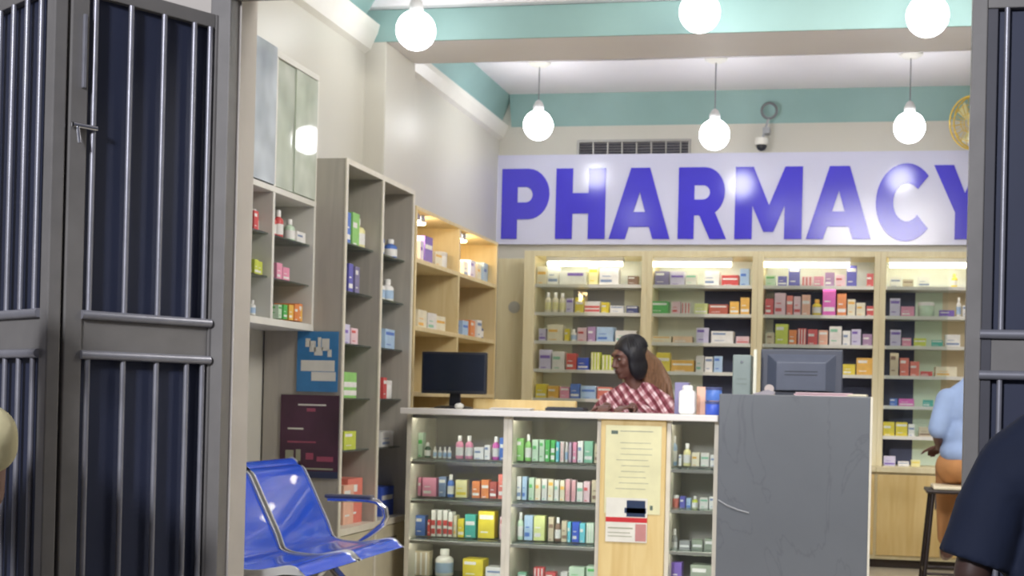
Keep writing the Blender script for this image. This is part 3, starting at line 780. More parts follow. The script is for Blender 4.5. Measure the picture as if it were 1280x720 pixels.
for unit, shelf, axis, pos, z, items in ROWS:
    unit = UNITS.get(unit, unit)
    if axis == 'y' and unit == 'tall grey shelf':
        bays = (('left bay of tall grey unit', [i for i in items if (i[0]+i[1])/2 < 5.84]), ('right bay of tall grey unit', [i for i in items if (i[0]+i[1])/2 >= 5.84]))
    elif axis == 'y' and unit == 'cream lit shelf':
        bays = (('near bay of cream lit unit', [i for i in items if (i[0]+i[1])/2 < 7.1]), ('far bay of cream lit unit', [i for i in items if (i[0]+i[1])/2 >= 7.1]))
    else: bays = ((unit, items),)
    zz = z
    for uname, its in bays:
        for k, (a, b_, h_, c, kind) in enumerate(its):
            gap = .002; w_ = max(.012, b_-a-gap)
            if kind in 'tr': d_ = w_
            else: d_ = min(.12, max(.05, w_*.8))
            size = 'tall' if h_ > 1.8*w_ else ('flat' if h_ < .6*w_ else '')
            if axis == 'x':
                fr = pos - (.03 if pos > 9 else 0)
                loc = ((a+b_)/2, fr + d_/2 + rnd.uniform(0, .015), zz); rz = rnd.uniform(-.06, .06) if (kind != 'b' or w_ > .05) else 0
                if kind not in 'tr': w_ -= abs(rz)*d_; w_ = max(w_, .012)
            else:
                d_ = {'t': .15, 'c': .17, 'w': .11}[unit[0]]*rnd.uniform(.85, 1.15) if kind not in 'tr' else max(d_, .07)
                if kind not in 'tr': w_ = max(.02, w_)
                yc = min(max((a+b_)/2, {'t': 5.43, 'c': 6.43, 'w': 4.2}[unit[0]]), {'t': 6.21, 'c': 7.79, 'w': 5.33}[unit[0]]); yc = fit_bay(yc, w_); loc = (pos-d_/2, yc, zz); rz = math.pi/2 + rnd.uniform(-.1, .1)
            if kind in 'tr' and w_ > .11: w_ = .11
            nm, parts = product(kind, w_, d_, h_, c, rnd)
            n1, n2 = NOUN[nm]
            if len(its) == 1: place = 'alone on %s shelf, %s' % (shelf, uname)
            else:
                od = 'leftmost' if k == 0 else ('rightmost' if k == len(its)-1 else ORD[k] + ' from left')
                place = '%s on %s shelf, %s' % (od, shelf, uname)
            extra = {'s': ' striped', 'a': ' banded', 'p': ' purple-lettered'}.get(kind, '')
            lab = ('%s %s%s %s %s' % (size, c, extra, n1, place)).strip()
            grp = '%s on the %s shelf of the %s' % (n2, shelf, uname)
            if len(parts) == 1:
                o = parts[0][1].build(nm, parts[0][2], None, bevel=.0012)
                o.location = loc; o.rotation_euler = (0, 0, rz); tag(o, lab, n1, grp)
            else:
                t = thing(nm, loc, lab, n1, grp, rz)
                for pn, mb, mt in parts: mb.build(pn, mt, t, smooth=True, local=True)

# ================================================================== THINGS ON THE COUNTER AND DESK
def monitor(loc, rz, w_, h_, label, back=False, zc=.10):
    t = thing('computer_monitor', loc, label, 'monitor', None, rz)
    MB().box(-w_/2, w_/2, -.012, .012, zc, zc+h_).build('screen_housing', BLACKP if not back else DARKP, t, bevel=.006, local=True)
    f = -.0125 if not back else .0125
    MB().box(-w_/2+.012, w_/2-.012, min(f, f*.9), max(f, f*.9), zc+.016, zc+h_-.012).build('screen', mat('dark_screen', '#1c2434', .18, var=.03), t, local=True)
    if back:   # raised rear shell seen from the street
        b = MB(); a0, a1, c0, c1 = -w_*.42, w_*.42, zc+h_*.12, zc+h_*.90
        i0, i1, j0, j1 = -w_*.30, w_*.30, zc+h_*.05, zc+h_*.72
        b.add([(a0, -.012, c0), (a1, -.012, c0), (a1, -.012, c1), (a0, -.012, c1), (i0, -.045, j0+.02), (i1, -.045, j0+.02), (i1, -.045, j1), (i0, -.045, j1)],
              [(0, 3, 2, 1), (4, 5, 6, 7), (0, 1, 5, 4), (1, 2, 6, 5), (2, 3, 7, 6), (3, 0, 4, 7)])
        b.build('rear_shell', mat('monitor_rear', '#4a5060', .38), t, bevel=.003, local=True)
        MB().box(-w_*.2, w_*.2, -.0465, -.045, zc+h_*.45, zc+h_*.47).box(-w_*.2, w_*.2, -.0465, -.045, zc+h_*.52, zc+h_*.54).build('vent_slots', BLACKP, t, local=True)
    MB().prism([(-.03, .01), (.03, .01), (.025, zc+.04), (-.025, zc+.04)], -.006+(.02 if not back else -.02), .012+(.02 if not back else -.02)).build('stand', BLACKP, t, bevel=.002, local=True)
    MB().lathe([(.10, 0), (.10, .006), (.06, .014)], seg=24).build('foot', BLACKP, t, smooth=True, local=True)
    return t
monitor((-2.06, 6.32, 1.048), 0.03, .345, .215, 'black computer monitor at the left end of the white countertop', zc=.075)
monitor((-.29, 6.34, 1.05), 0.0, .40, .235, 'dark computer monitor seen from behind above the charcoal desk', back=True, zc=.095)
t = thing('computer_tower', (-.60, 6.33, 1.05), 'grey-green computer case standing upright at the left end of the charcoal desk', 'computer')
MB().box(-.665+.045, -.53, 6.24, 6.48, 1.05, 1.345).build('case', mat('tower_grey', '#7f8c89', .4), t, bevel=.005)
MB().box(-.60, -.55, 6.2385, 6.24, 1.20, 1.206).box(-.60, -.55, 6.2385, 6.24, 1.225, 1.231).build('vent', mat('tower_vent', '#78847f', .5), t)
MB().lathe([(.008, 0), (.006, -.004)], (-.575, 6.238, 1.31), 12, axis='Y').build('power_button', CHROME, t)
tag(MB().box(-.515, -.500, 6.20, 6.21, 1.05, 1.37).box(-.53, -.485, 6.18, 6.23, 1.05, 1.056).build('acrylic_stand', mat('pale_acrylic', '#dcdccc', .25)), 'thin pale upright stand between the computer case and the monitor back', 'stand')
def sheets(name, x, y, z, w_, d_, rz, label, col='white', n=4):
    b = MB()
    for k in range(n):
        j = rnd.uniform(-.008, .008); b.box(-w_/2+j, w_/2+j, -d_/2-j, d_/2-j, k*.0035, k*.0035+.003)
    o = b.build(name, pm(col)); o.location = (x, y, z); o.rotation_euler = (0, 0, rz); return tag(o, label, 'papers')
sheets('paper_stack', -.17, 6.035, 1.151, .26, .11, .02, 'thin stack of pale pink papers on the charcoal desk ledge', 'pale pink')
sheets('paper_stack', -.02, 6.03, 1.151, .09, .09, -.1, 'small cream paper pad at the right end of the desk ledge', 'cream', 3)
sheets('paper_stack', -1.70, 6.15, 1.049, .20, .14, .1, 'loose white papers on the countertop left of the woman', 'off-white', 3)
# crumpled cloth / tape on the desk ledge
t = thing('tape_dispenser', (-.44, 6.04, 1.15), 'small grey tape dispenser on the left of the charcoal desk ledge', 'dispenser')
MB().prism([(-.50, 1.15), (-.40, 1.15), (-.395, 1.165), (-.43, 1.175), (-.50, 1.155)], 6.02, 6.06).build('base', mat('dispenser_grey', '#8c8890', .4), t, bevel=.002)
MB().lathe([(.022, -.012), (.022, .012)], (-.425, 6.04, 1.178), 20, axis='Y').build('tape_roll', mat('tape_beige', '#b4a8a4', .4), t, smooth=True)
tag(MB().box(-2.0, -1.45, 6.46, 6.495, 1.048, 1.10).build('counter_ledge', MAPLE, bevel=.003), 'low wooden ledge along the rear of the white countertop', 'ledge')
t = thing('mouse', (-1.96, 6.10, 1.049), 'small white and black computer mouse in front of the black monitor', 'mouse')
MB().ball((-1.96, 6.10, 1.062), (.022, .035, .016)).build('shell', WHITELAM, t, smooth=True)
MB().ball((-1.96, 6.085, 1.076), (.003, .008, .003), 10, 6).build('wheel', BLACKP, t, smooth=True)
t = thing('keyboard', (-1.42, 6.30, 1.048), 'dark low keyboard on the countertop left of the woman', 'keyboard')
MB().box(-1.58, -1.38, 6.33, 6.45, 1.049, 1.063).build('base', BLACKP, t, bevel=.003)
b = MB()
for i in range(12):
    for j in range(5): b.box(-1.572+i*.0158, -1.559+i*.0158, 6.337+j*.022, 6.355+j*.022, 1.063, 1.068)
b.build('keys', DARKP, t)
# white dispenser and tins right of the woman
t = thing('sanitizer_bottle', (-.835, 6.22, 1.048), 'squat white plastic canister on the countertop right of the woman', 'canister')
MB().box(-.875, -.795, 6.18, 6.25, 1.048, 1.165).build('body', pm('white'), t, bevel=.014)
MB().lathe([(.026, 1.165), (.026, 1.185), (.02, 1.19)], (-.835, 6.215, 0), 20).build('cap', pm('white'), t, smooth=True)
tag(MB().box(-.91, -.84, 6.29, 6.34, 1.048, 1.205).build('medicine_box', [pm('slate purple')], bevel=.002), 'slate purple box standing behind the squat white canister', 'box')
tag(MB().box(-.80, -.755, 6.29, 6.34, 1.048, 1.185).build('medicine_box', [pm('peach')], bevel=.002), 'peach box between the white canister and the blue tins', 'box')
for k, lab in enumerate(('lower blue tin of the two beside the computer case', 'upper blue tin of the two beside the computer case')):
    t = thing('blue_tin', (-.705, 6.2, 1.048+k*.068), lab, 'tin', 'blue tins on the countertop')
    MB().lathe([(.038, 0), (.04, .004), (.04, .05), (.038, .053)], (-.705, 6.2, 1.049+k*.068), 24).build('can', pm('royal blue' if k == 0 else 'blue'), t, smooth=True)
    MB().lathe([(.0415, .053), (.0415, .064), (.039, .066)], (-.705, 6.2, 1.049+k*.068), 24).build('lid', pm('navy'), t, smooth=True)

# ================================================================== POSTERS
def poster(name, x0, x1, z0, z1, y, base, marks, label):
    b = MB().box(x0, x1, y-.002, y, z0, z1, 0); mats = [base]
    for (a, c, d, e_, m) in marks:
        if m not in mats: mats.append(m)
        b.box(x0+(x1-x0)*a, x0+(x1-x0)*c, y-.0028, y-.001, z0+(z1-z0)*d, z0+(z1-z0)*e_, mats.index(m))
    return tag(b.build(name, mats), label, 'poster')
PW, PR, PB = mat('poster_white', '#e9e6da', .3), mat('poster_red', '#cc3034', .35), mat('poster_car_navy', '#2a3a58', .3)
PBL, PMA, PGR = mat('poster_blue', '#3e82b8', .3, var=.12, scale=8), mat('poster_maroon', '#4c2c40', .22, var=.35, scale=4), mat('poster_grey_text', '#a8a890', .4)
PY = mat('poster_pale_yellow', '#e6e2b6', .3)
mk = [(.10, .22, .90, .94, mat('poster_dark_text', '#5c6c60', .4)), (.26, .85, .93, .94, PGR)]
rr = random.Random(5)
for k in range(9): mk.append((.2+rr.uniform(0, .1), .7+rr.uniform(0, .15), .80-k*.065, .806-k*.065, PGR))
for k in range(5): mk.append((.14+k*.17, .19+k*.17, .05, .10, mat('poster_dark_text', '#5c6c60', .4)))
poster('notice_poster', -1.195, -.925, .57, .99, 5.998, PY, mk, 'pale yellow notice sheet taped to the upper part of the maple counter panel')
poster('flyer', -1.185, -.985, .435, .645, 5.994, PW, [(0, 1, .45, .56, PR), (.5, .95, .58, .95, PB), (.45, .97, .66, .78, PB), (.72, .98, .03, .42, mat('poster_pink_print', '#c88a86', .4)), (.06, .66, .30, .33, PGR), (.06, .6, .2, .22, PGR), (.06, .64, .12, .14, PGR)],
       'small white flyer with a red band and dark picture, low on the maple panel')
poster('blue_poster', -2.49, -2.295, 1.115, 1.385, 5.384, PBL, [(.10, .92, .34, .52, PW), (.36, .95, .18, .33, PW), (.3, .45, .66, .84, PW), (.42, .62, .60, .74, PW), (.6, .78, .68, .88, PW), (.2, .32, .74, .88, PW), (.74, .84, .58, .7, PW), (.5, .58, .74, .9, PW)],
       'blue poster with white shapes and text bars on the grey shelf side')
poster('dark_poster', -2.562, -2.285, .73, 1.10, 5.384, PMA, [(.30, .78, .87, .89, PW), (.45, .6, .80, .84, mat('poster_rose', '#a8506a', .4)), (.13, .40, .58, .60, PW), (.13, .62, .42, .44, mat('poster_rose', '#a8506a', .4)),
       (.08, .92, .10, .12, PGR), (.10, .24, .22, .33, PGR), (.28, .36, .20, .34, PGR), (.45, .58, .22, .30, mat('poster_rose', '#a8506a', .4)), (.64, .92, .20, .26, mat('poster_rose', '#a8506a', .4)), (0, 1, 0, .08, NAVY)],
       'dark maroon poster with pale text below the blue poster')

# ================================================================== CEILING LAMPS, FAN, CAMERA, VENT
GLOBE = mat('lit_globe', '#ffffff', .3, emis='#fbfcff', power=PENDANT_POWER)
GLOBE_REAR = mat('lit_globe_rear', '#ffffff', .3, emis='#fbfcff', power=PENDANT_POWER*2.4)
PEND = [(-2.25, 6.15, 2.95, 3.25, 'leftmost globe lamp of the front row, near the left wall'), (-.81, 6.15, 3.0, 3.25, 'middle globe lamp of the nearer, higher row'), (.27, 6.15, 2.95, 3.25, 'rightmost globe lamp of the nearer, higher row'),
        (-2.19, 8.4, 2.96, 3.40, 'left globe lamp of the rear row, above the letter H'), (-.99, 8.4, 2.88, 3.40, 'middle globe lamp of the rear row, above the letter R'), (.27, 8.4, 2.91, 3.40, 'right globe lamp of the rear row, above the letter C')]
proto = None
for x, y, z, zc, lab in PEND:
    grp = 'globe pendant lamps'
    t = thing('pendant_lamp', (x, y, z), ('small white glowing globe pendant, ' + lab) if lab else 'glowing globe pendant over the shop entrance', 'lamp', grp)
    prof = [(.001, -.1)] + [(.1*math.sin(math.pi*i/14), -.1*math.cos(math.pi*i/14)) for i in range(1, 13)]
    MB().lathe([(r, z+h) for r, h in prof], (x, y, 0), 24).build('globe', GLOBE if y < 7 else GLOBE_REAR, t, smooth=True)
    MB().lathe([(.036, z+.092), (.036, z+.13), (.022, z+.16), (.008, z+.17)], (x, y, 0), 18).build('holder', mat('lamp_holder', '#d6d6d6', .3), t, smooth=True)
    MB().tube([(x, y, z+.165), (x, y, zc-.03)], .004, 8).build('cord', mat('lamp_cord', '#8a8a90', .5), t)
    MB().lathe([(.075, zc-.001), (.075, zc-.025), (.05, zc-.04), (.012, zc-.045)], (x, y, 0), 24).build('ceiling_rose', WHITELAM, t, smooth=True)
tag(MB().tube([(-2.6, 8.32, 3.385), (-1.6, 8.32, 3.375), (-.4, 8.34, 3.386), (1.5, 8.30, 3.384)], .012, 10).build('cable_conduit', mat('conduit', '#b8b4b8', .5), smooth=True), 'thin pale cable conduit running along the rear ceiling past the lamps', 'conduit')
t = thing('ceiling_spotlight', (-2.22, 8.0, 3.40), 'small white box spotlight fixed to the ceiling left of the rear lamps', 'spotlight')
MB().box(-2.30, -2.12, 7.95, 8.08, 3.365, 3.40).build('base', WHITELAM, t, bevel=.004)
MB().box(-2.26, -2.15, 7.94, 8.0, 3.32, 3.365).build('head', WHITELAM, t, bevel=.008)
t = thing('wall_fan', (.74, 9.0, 3.08), 'round wall fan with a golden rim, half hidden by the right gate post', 'fan')
b = MB(); c0 = Vector((.74, 9.05, 3.08)); R_ = Euler((math.radians(12), 0, math.radians(-38))).to_matrix()
def fp(r, a, d): return c0 + R_ @ Vector((r*math.cos(a), -d, r*math.sin(a)))
for r, d in ((.18, .0), (.18, .05), (.12, .09), (.06, .10), (.12, -.04)): b.tube([fp(r, 2*math.pi*k/32, d) for k in range(32)], .006 if r > .17 else .0025, 8, closed=True)
for k in range(20):
    a = 2*math.pi*k/20; b.tube([fp(.03, a, .10), fp(.12, a, .09), fp(.18, a, .05), fp(.18, a, 0), fp(.12, a, -.04)], .002, 6)
b.build('cage', mat('fan_gold', '#d8b84c', .3, .6), t, smooth=True)
b = MB()
for k in range(3):
    a0 = 2*math.pi*k/3; pts = [fp(.03, a0, .03), fp(.15, a0-.25, .05), fp(.155, a0+.45, .02), fp(.06, a0+.75, .01)]
    n = R_ @ Vector((0, -.003, 0)); b.add(pts + [p+n for p in pts], [(0, 1, 2, 3), (7, 6, 5, 4), (0, 4, 5, 1), (1, 5, 6, 2), (2, 6, 7, 3), (3, 7, 4, 0)])
b.build('blade_set', mat('fan_blades', '#d6cf9a', .3), t)
b = MB(); b.tube([fp(0, 0, .06), fp(0, 0, -.10)], [.035, .05], 18); b.build('motor', mat('fan_motor', '#c8b66c', .35), t, smooth=True)
b = MB(); b.tube([fp(0, 0, -.08), Vector((.82, 9.30, 3.01)), Vector((.82, 9.365, 3.01))], .015, 10); b.box(.78, .86, 9.36, 9.399, 2.965, 3.11); b.tube([(.82, 9.30, 3.01), (.82, 9.375, 3.06)], .015, 10); b.build('bracket', WHITELAM, t)
t = thing('security_camera', (-.72, 9.39, 3.15), 'small grey security camera with looped cable on the wall above the letter M', 'camera')
MB().tube([(-.70+.055*math.cos(a), 9.30, 3.24+.055*math.sin(a)) for a in [2*math.pi*k/24 for k in range(24)]], .010, 8, closed=True).build('cable_loop', mat('cable_grey', '#76787c', .5), t, smooth=True)
MB().box(-.745, -.695, 9.30, 9.399, 3.08, 3.12).tube([(-.70, 9.30, 3.19), (-.73, 9.31, 3.10), (-.75, 9.33, 3.03)], .009, 8).build('bracket', mat('bracket_grey', '#a4a6aa', .4), t)
MB().lathe([(.045, 3.04), (.05, 3.02), (.05, 2.99)], (-.75, 9.30, 0), 20).build('housing', WHITELAM, t, smooth=True)
MB().ball((-.75, 9.30, 2.985), .038).build('lens_dome', BLACKP, t, smooth=True)
t = thing('air_vent', (-1.71, 9.39, 2.97), 'long metal louvred ventilation grille just above the sign, over letters H and A', 'vent')
MB().frame(-2.14, -1.28, 2.925, 3.06, .018, 9.37, 9.399).build('frame', mat('vent_frame', '#aaa8a4', .4, .3), t, bevel=.002)
b = MB()
for k in range(5):
    z = 2.945+k*.021; b.prism([(9.372, z), (9.374, z-.002), (9.39, z+.012), (9.388, z+.014)], -2.122, -1.298, plane='YZ')
b.build('slats', mat('vent_slats', '#8e8c90', .4, .3), t)
MB().box(-2.122, -1.298, 9.392, 9.397, 2.943, 3.042).build('duct_back', mat('duct_dark', '#2e3044', .6), t)
for k in range(7): MB().box(-2.02+k*.11, -2.01+k*.11, 9.371, 9.39, 2.943, 3.042).build('mullion', mat('vent_frame', '#aaa8a4', .4), t)
t = thing('distribution_box', (-2.58, 9.39, 1.85), 'small dark wall switch on the strip left of the back cabinets', 'switch')
MB().box(-2.51, -2.46, 9.378, 9.399, 1.90, 1.97).build('plate', mat('switch_grey', '#a8a498', .4), t, bevel=.002)
MB().box(-2.50, -2.47, 9.372, 9.378, 1.92, 1.95).build('rocker', BLACKP, t)
t = thing('wall_panel', (-2.6, 9.39, 1.0), 'plain cream board on the back wall between corner shelf and cabinets', 'panel')
MB().box(-2.735, -2.445, 9.386, 9.399, .0, 2.17).build('board', CREAM, t, bevel=.002)
MB().lathe([(.045, 0), (.045, -.006), (.03, -.01)], (-2.60, 9.386, 1.80), 24, axis='Y').build('round_cover', mat('cover_grey', '#b4b2a8', .4), t, smooth=True)

# ================================================================== BLUE BEAM CHAIRS
BLUE = mat('blue_seat_pad', '#2f5ee0', 0.18, var=0.06, scale=3, coat=0.6)
prof = [(-2.415, .80), (-2.39, .83), (-2.36, .815), (-2.33, .76), (-2.29, .68), (-2.25, .60), (-2.215, .53), (-2.17, .495), (-2.11, .485), (-2.05, .485), (-1.99, .495), (-1.94, .505), (-1.91, .50), (-1.895, .485)]
def strip(mb, pr, y0, y1, th, m=0):
    up = []
    for i, (x, z) in enumerate(pr):
        a = Vector(pr[max(0, i-1)]); b = Vector(pr[min(len(pr)-1, i+1)]); t_ = (b-a).normalized(); up.append((x - t_.y*-th if False else x + -t_.y*th*-1*-1, z + t_.x*th*-1))
    poly = list(pr) + up[::-1]
    n = len(pr)
    vs = [(x, y0, z) for x, z in pr] + [(x, y0, z) for x, z in up] + [(x, y1, z) for x, z in pr] + [(x, y1, z) for x, z in up]
    fs = []
    for i in range(n-1):
        fs += [(i, i+1, 2*n+i+1, 2*n+i), (n+i, 3*n+i, 3*n+i+1, n+i+1), (i, n+i, n+i+1, i+1), (2*n+i, 2*n+i+1, 3*n+i+1, 3*n+i)]
    fs += [(0, 2*n, 3*n, n), (n-1, 2*n-1, 4*n-1, 3*n-1)]
    return mb.add(vs, fs, m)
def cr(pr, k=4):
    out = []
    for i in range(len(pr)-1):
        p0, p1, p2, p3 = pr[max(i-1, 0)], pr[i], pr[i+1], pr[min(i+2, len(pr)-1)]
        for j in range(k):
            t_ = j/k; out.append(tuple(.5*((2*p1[a])+(-p0[a]+p2[a])*t_+(2*p0[a]-5*p1[a]+4*p2[a]-p3[a])*t_*t_+(-p0[a]+3*p1[a]-3*p2[a]+p3[a])*t_**3) for a in (0, 1)))
    return out + [pr[-1]]
PS = cr(prof, 4)
bench = thing('beam_chair', (-2.1, 4.75, 0), 'row of glossy blue waiting seats with chrome armrests by the left wall', 'bench')
for y0 in (4.16, 4.66):
    y1 = y0+.46
    s_ = strip(MB(), PS, y0, y1, .022).build('seat', BLUE, bench, smooth=True)
    for yy in (y0-.006, y1-.002): strip(MB(), [(x, z+.004) for x, z in PS], yy, yy+.010, .032).build('edge_trim', TRIM, s_, smooth=True)
    for q in (14, 22): pass
for yy in (5.14,):
    b = MB(); b.tube([(-2.22, yy, .66), (-2.12, yy, .663), (-2.04, yy, .662), (-2.0, yy, .655), (-1.965, yy, .625), (-1.96, yy, .59), (-1.975, yy, .56), (-2.01, yy, .53), (-2.05, yy, .50), (-2.10, yy, .46)], .013, 12)
    b.build('armrest', CHROME, bench, smooth=True)
    MB().box(-2.23, -2.02, yy-.022, yy+.022, .665, .682).build('arm_pad', mat('arm_pad_grey', '#6e6e78', .4), bench, bevel=.006)
MB().box(-2.16, -2.08, 4.1, 5.17, .40, .45).build('beam', mat('beam_dark', '#3a3a3e', .4, .4), bench, bevel=.004)
for yy in (4.35, 4.92):
    MB().tube([(-2.12, yy, .42), (-2.0, yy, .30), (-1.86, yy, .10), (-1.80, yy, .02)], .018, 12).tube([(-2.12, yy, .42), (-2.26, yy, .25), (-2.42, yy, .02)], .018, 12).build('leg', CHROME, bench, smooth=True)

# ================================================================== GATES
def gate_leaf(root, W, bars, stile_l, stile_r, top=2.33, handle=None):
    """leaf in local XZ: x from 0 (hinge) to W, outer face at -y"""
    MB().box(0, stile_l, -.02, .02, -.0+.04, top).build('hinge_stile', STEEL, root, bevel=.004, local=True)
    MB().box(W-stile_r, W, -.02, .02, .04, top).build('lock_stile', STEEL, root, bevel=.004, local=True)
    MB().box(stile_l, W-stile_r, -.018, .018, top-.045, top).build('top_rail', STEEL, root, bevel=.003, local=True)
    MB().box(stile_l, W-stile_r, -.018, .018, .04, .10).build('bottom_rail', STEEL, root, bevel=.003, local=True)
    MB().box(stile_l, W-stile_r, .006, .009, .10, top-.045).build('sheet', SHEET, root, local=True)
    for z in (1.325, 1.205): MB().tube([(stile_l-.005, -.022, z), (W-stile_r+.005, -.022, z)], .014, 12).build('cross_bar', STEELL, root, smooth=True, local=True)
    MB().box(stile_l, W-stile_r, -.014, -.006, 1.215, 1.312).build('lock_plate', STEEL, root, bevel=.002, local=True)
    for x in bars:
        MB().tube([(x, -.016, .10), (x, -.016, 1.205)], .0085, 10).tube([(x, -.016, 1.325), (x, -.016, top-.045)], .0085, 10).build('bar', STEELL, root, smooth=True, local=True)
# leaf folded out towards the street; local +x runs from the hinge to the free stile
A1 = math.atan2(-.866, -.5)
g1 = thing('gate_leaf', (-2.085, 3.90, 0), 'grey steel gate leaf with vertical bars over navy sheet, beside the blue chairs', 'gate', 'folding security gate leaves', A1+math.pi*0)
gate_leaf(g1, .52, (.062, .118, .222, .332, .445), .045, .055)
# mirror of the panel order: street side of this leaf looks along its local +y
for ch in g1.children:
    me = ch.data; me.transform(Matrix.Scale(-1, 4, (0, 1, 0))); me.flip_normals()
MB().box(.478, .488, .021, .034, 2.0, 2.22).build('handle', STEELL, g1, bevel=.002, local=True)
MB().tube([(.44, .03, 1.885), (.515, .03, 1.885)], .008, 10).tube([(.50, .03, 1.885), (.50, .045, 1.83)], .006, 10).build('bolt', CHROME, g1, smooth=True, local=True)
# second leaf folds back towards the facade
A2 = math.atan2(.27, -.43)
g2 = thing('gate_leaf', (-2.345, 3.415, 0), 'grey steel gate leaf seen nearly edge-on at the far left edge', 'gate', 'folding security gate leaves', A2)
gate_leaf(g2, .66, (.10, .20, .30, .40, .50), .055, .05)
for ch in g2.children:
    me = ch.data; me.transform(Matrix.Scale(-1, 4, (0, 1, 0))); me.flip_normals()
g3 = thing('gate_leaf', (.30, 3.90, 0), 'grey steel gate leaf on the right side behind the person in navy', 'gate', 'folding security gate leaves', 0)
gate_leaf(g3, 1.1, (.10, .20, .30, .40, .50, .60, .70, .80, .90, 1.0), .045, .05)
MB().box(.045, .075, -.016, .016, .10, 2.285).build('inner_stile', mat('dark_stile', '#4e4e56', .5), g3, bevel=.003, local=True)

# ================================================================== STOOL
t = thing('bar_stool', (.50, 6.95, 0), 'dark metal stool in front of the rear cabinets, right of the desk', 'stool')
DM = mat('dark_metal', '#2c2422', .4, .5)
MB().box(.345, .67, 6.78, 7.10, .665, .682).build('seat', DM, t, bevel=.006)
for dx, dy in ((-1, -1), (1, -1), (-1, 1), (1, 1)):
    x0, y0 = .50+dx*.12, 6.94+dy*.13
    MB().tube([(x0, y0, .67), (x0+dx*.055, y0+dy*.04, .0)], .012, 10).build('leg', DM, t, smooth=True)
b = MB(); zz = .25; q = [(.50-.155, 6.94-.155), (.50+.155, 6.94-.155), (.50+.155, 6.94+.155), (.50-.155, 6.94+.155)]
b.tube([(x, y, zz) for x, y in q], .008, 8, closed=True); b.build('foot_ring', DM, t)
tag(MB().box(.38, .64, 6.80, 7.08, .683, .703).build('seat_cushion', mat('cream_cushion', '#e2d6b8', .7, bump=.2), bevel=.008), 'thin cream cushion lying on the dark metal stool', 'cushion')

# ================================================================== PEOPLE
def skin(nm, c): 
    return mat(nm, c, .45, var=.06, scale=18)
def head_mb(b, c, yaw=0.0, pitch=0.0, s=1.0):
    """head centred on c, face towards -y before the yaw; s scales an adult head 0.23 m high"""
    R_ = Euler((pitch, 0, yaw)).to_matrix(); c = Vector(c)
    def P(x, y, z): return c + R_ @ Vector((x*s, y*s, z*s))
    b.ball(P(0, .012, .03), (.074*s, .094*s, .088*s), rot=R_)
    b.ball(P(0, -.012, -.035), (.060*s, .072*s, .075*s), rot=R_)
    b.ball(P(0, -.060, -.085), (.026*s, .022*s, .020*s), rot=R_)
    b.ball(P(0, -.072, .040), (.050*s, .020*s, .022*s), rot=R_)
    b.capsule(P(0, -.086, .022), P(0, -.104, -.020), .008*s, .014*s)
    b.ball(P(0.012, -.096, -.024), .009*s, 10, 6); b.ball(P(-.012, -.096, -.024), .009*s, 10, 6)
    b.ball(P(0, -.083, -.050), (.024*s, .012*s, .007*s), rot=R_); b.ball(P(0, -.081, -.062), (.021*s, .012*s, .007*s), rot=R_)
    for q in (-1, 1):
        b.ball(P(q*.040, -.060, -.012), (.022*s, .02*s, .020*s), rot=R_)
        b.ball(P(q*.076, .012, .0), (.010*s, .020*s, .030*s), rot=R_)
    return P, R_
def face_parts(P, R_, s, root):
    for q in (-1, 1):
        e_ = MB().ball(P(q*.029, -.0765, .016), (.011*s, .007*s, .0055*s), 14, 8, rot=R_).build('eye', mat('eye_white', '#a8a098', .3), root, smooth=True)
        MB().ball(P(q*.029, -.0835, .016), (.006*s, .003*s, .0052*s), 12, 8, rot=R_).build('iris', mat('iris_dark', '#1c1210', .2), e_, smooth=True)
        MB().tube([P(q*.014, -.090, .035), P(q*.030, -.089, .041), P(q*.046, -.077, .036)], [.003*s, .004*s, .002*s], 8).build('eyebrow', mat('brow_dark', '#120e0e', .6), root, smooth=True)
    MB().ball(P(0, -.090, -.051), (.022*s, .006*s, .006*s), rot=R_).ball(P(0, -.088, -.062), (.019*s, .006*s, .006*s), rot=R_).build('lips', mat('lip_tone', '#50302c', .45), root, smooth=True)
def hand_mb(b, wrist, d, up, side, s=1.0, curl=.5):
    """palm and five fingers from the wrist along d; up = back of the hand; side = thumb side"""
    d = Vector(d).normalized(); up = (Vector(up) - d*Vector(up).dot(d)).normalized(); sd = d.cross(up)*side; w0 = Vector(wrist)
    for k in (-1.5, -.5, .5, 1.5): b.capsule(w0 + d*.01*s + sd*k*.010*s, w0 + d*.085*s + sd*k*.019*s, .013*s, .0115*s, 10)
    for k, (off, L_) in enumerate(((1.5, .070), (.5, .080), (-.5, .074), (-1.5, .058))):
        p = w0 + d*.088*s + sd*off*.020*s; a = 0.0
        for j, fr in enumerate((.45, .32, .23)):
            a += curl*(.5 if j == 0 else .8); dd = (d*math.cos(a) - up*math.sin(a)).normalized(); q = p + dd*L_*fr*s
            b.capsule(p, q, (.0090-.0010*j)*s, (.0084-.0010*j)*s, 10); p = q
    p = w0 + d*.025*s + sd*.026*s
    for j, (L_, r_) in enumerate(((.040, .0125), (.032, .0105), (.025, .009))):
        dd = (sd*(.8-.22*j) + d*(.65+.2*j) - up*(.25+.1*j)).normalized(); q = p + dd*L_*s; b.capsule(p, q, r_*s, (r_-.001)*s, 10); p = q
def limb(b, pts, rs):
    for i in range(len(pts)-1): b.capsule(pts[i], pts[i+1], rs[i], rs[i+1], 16)

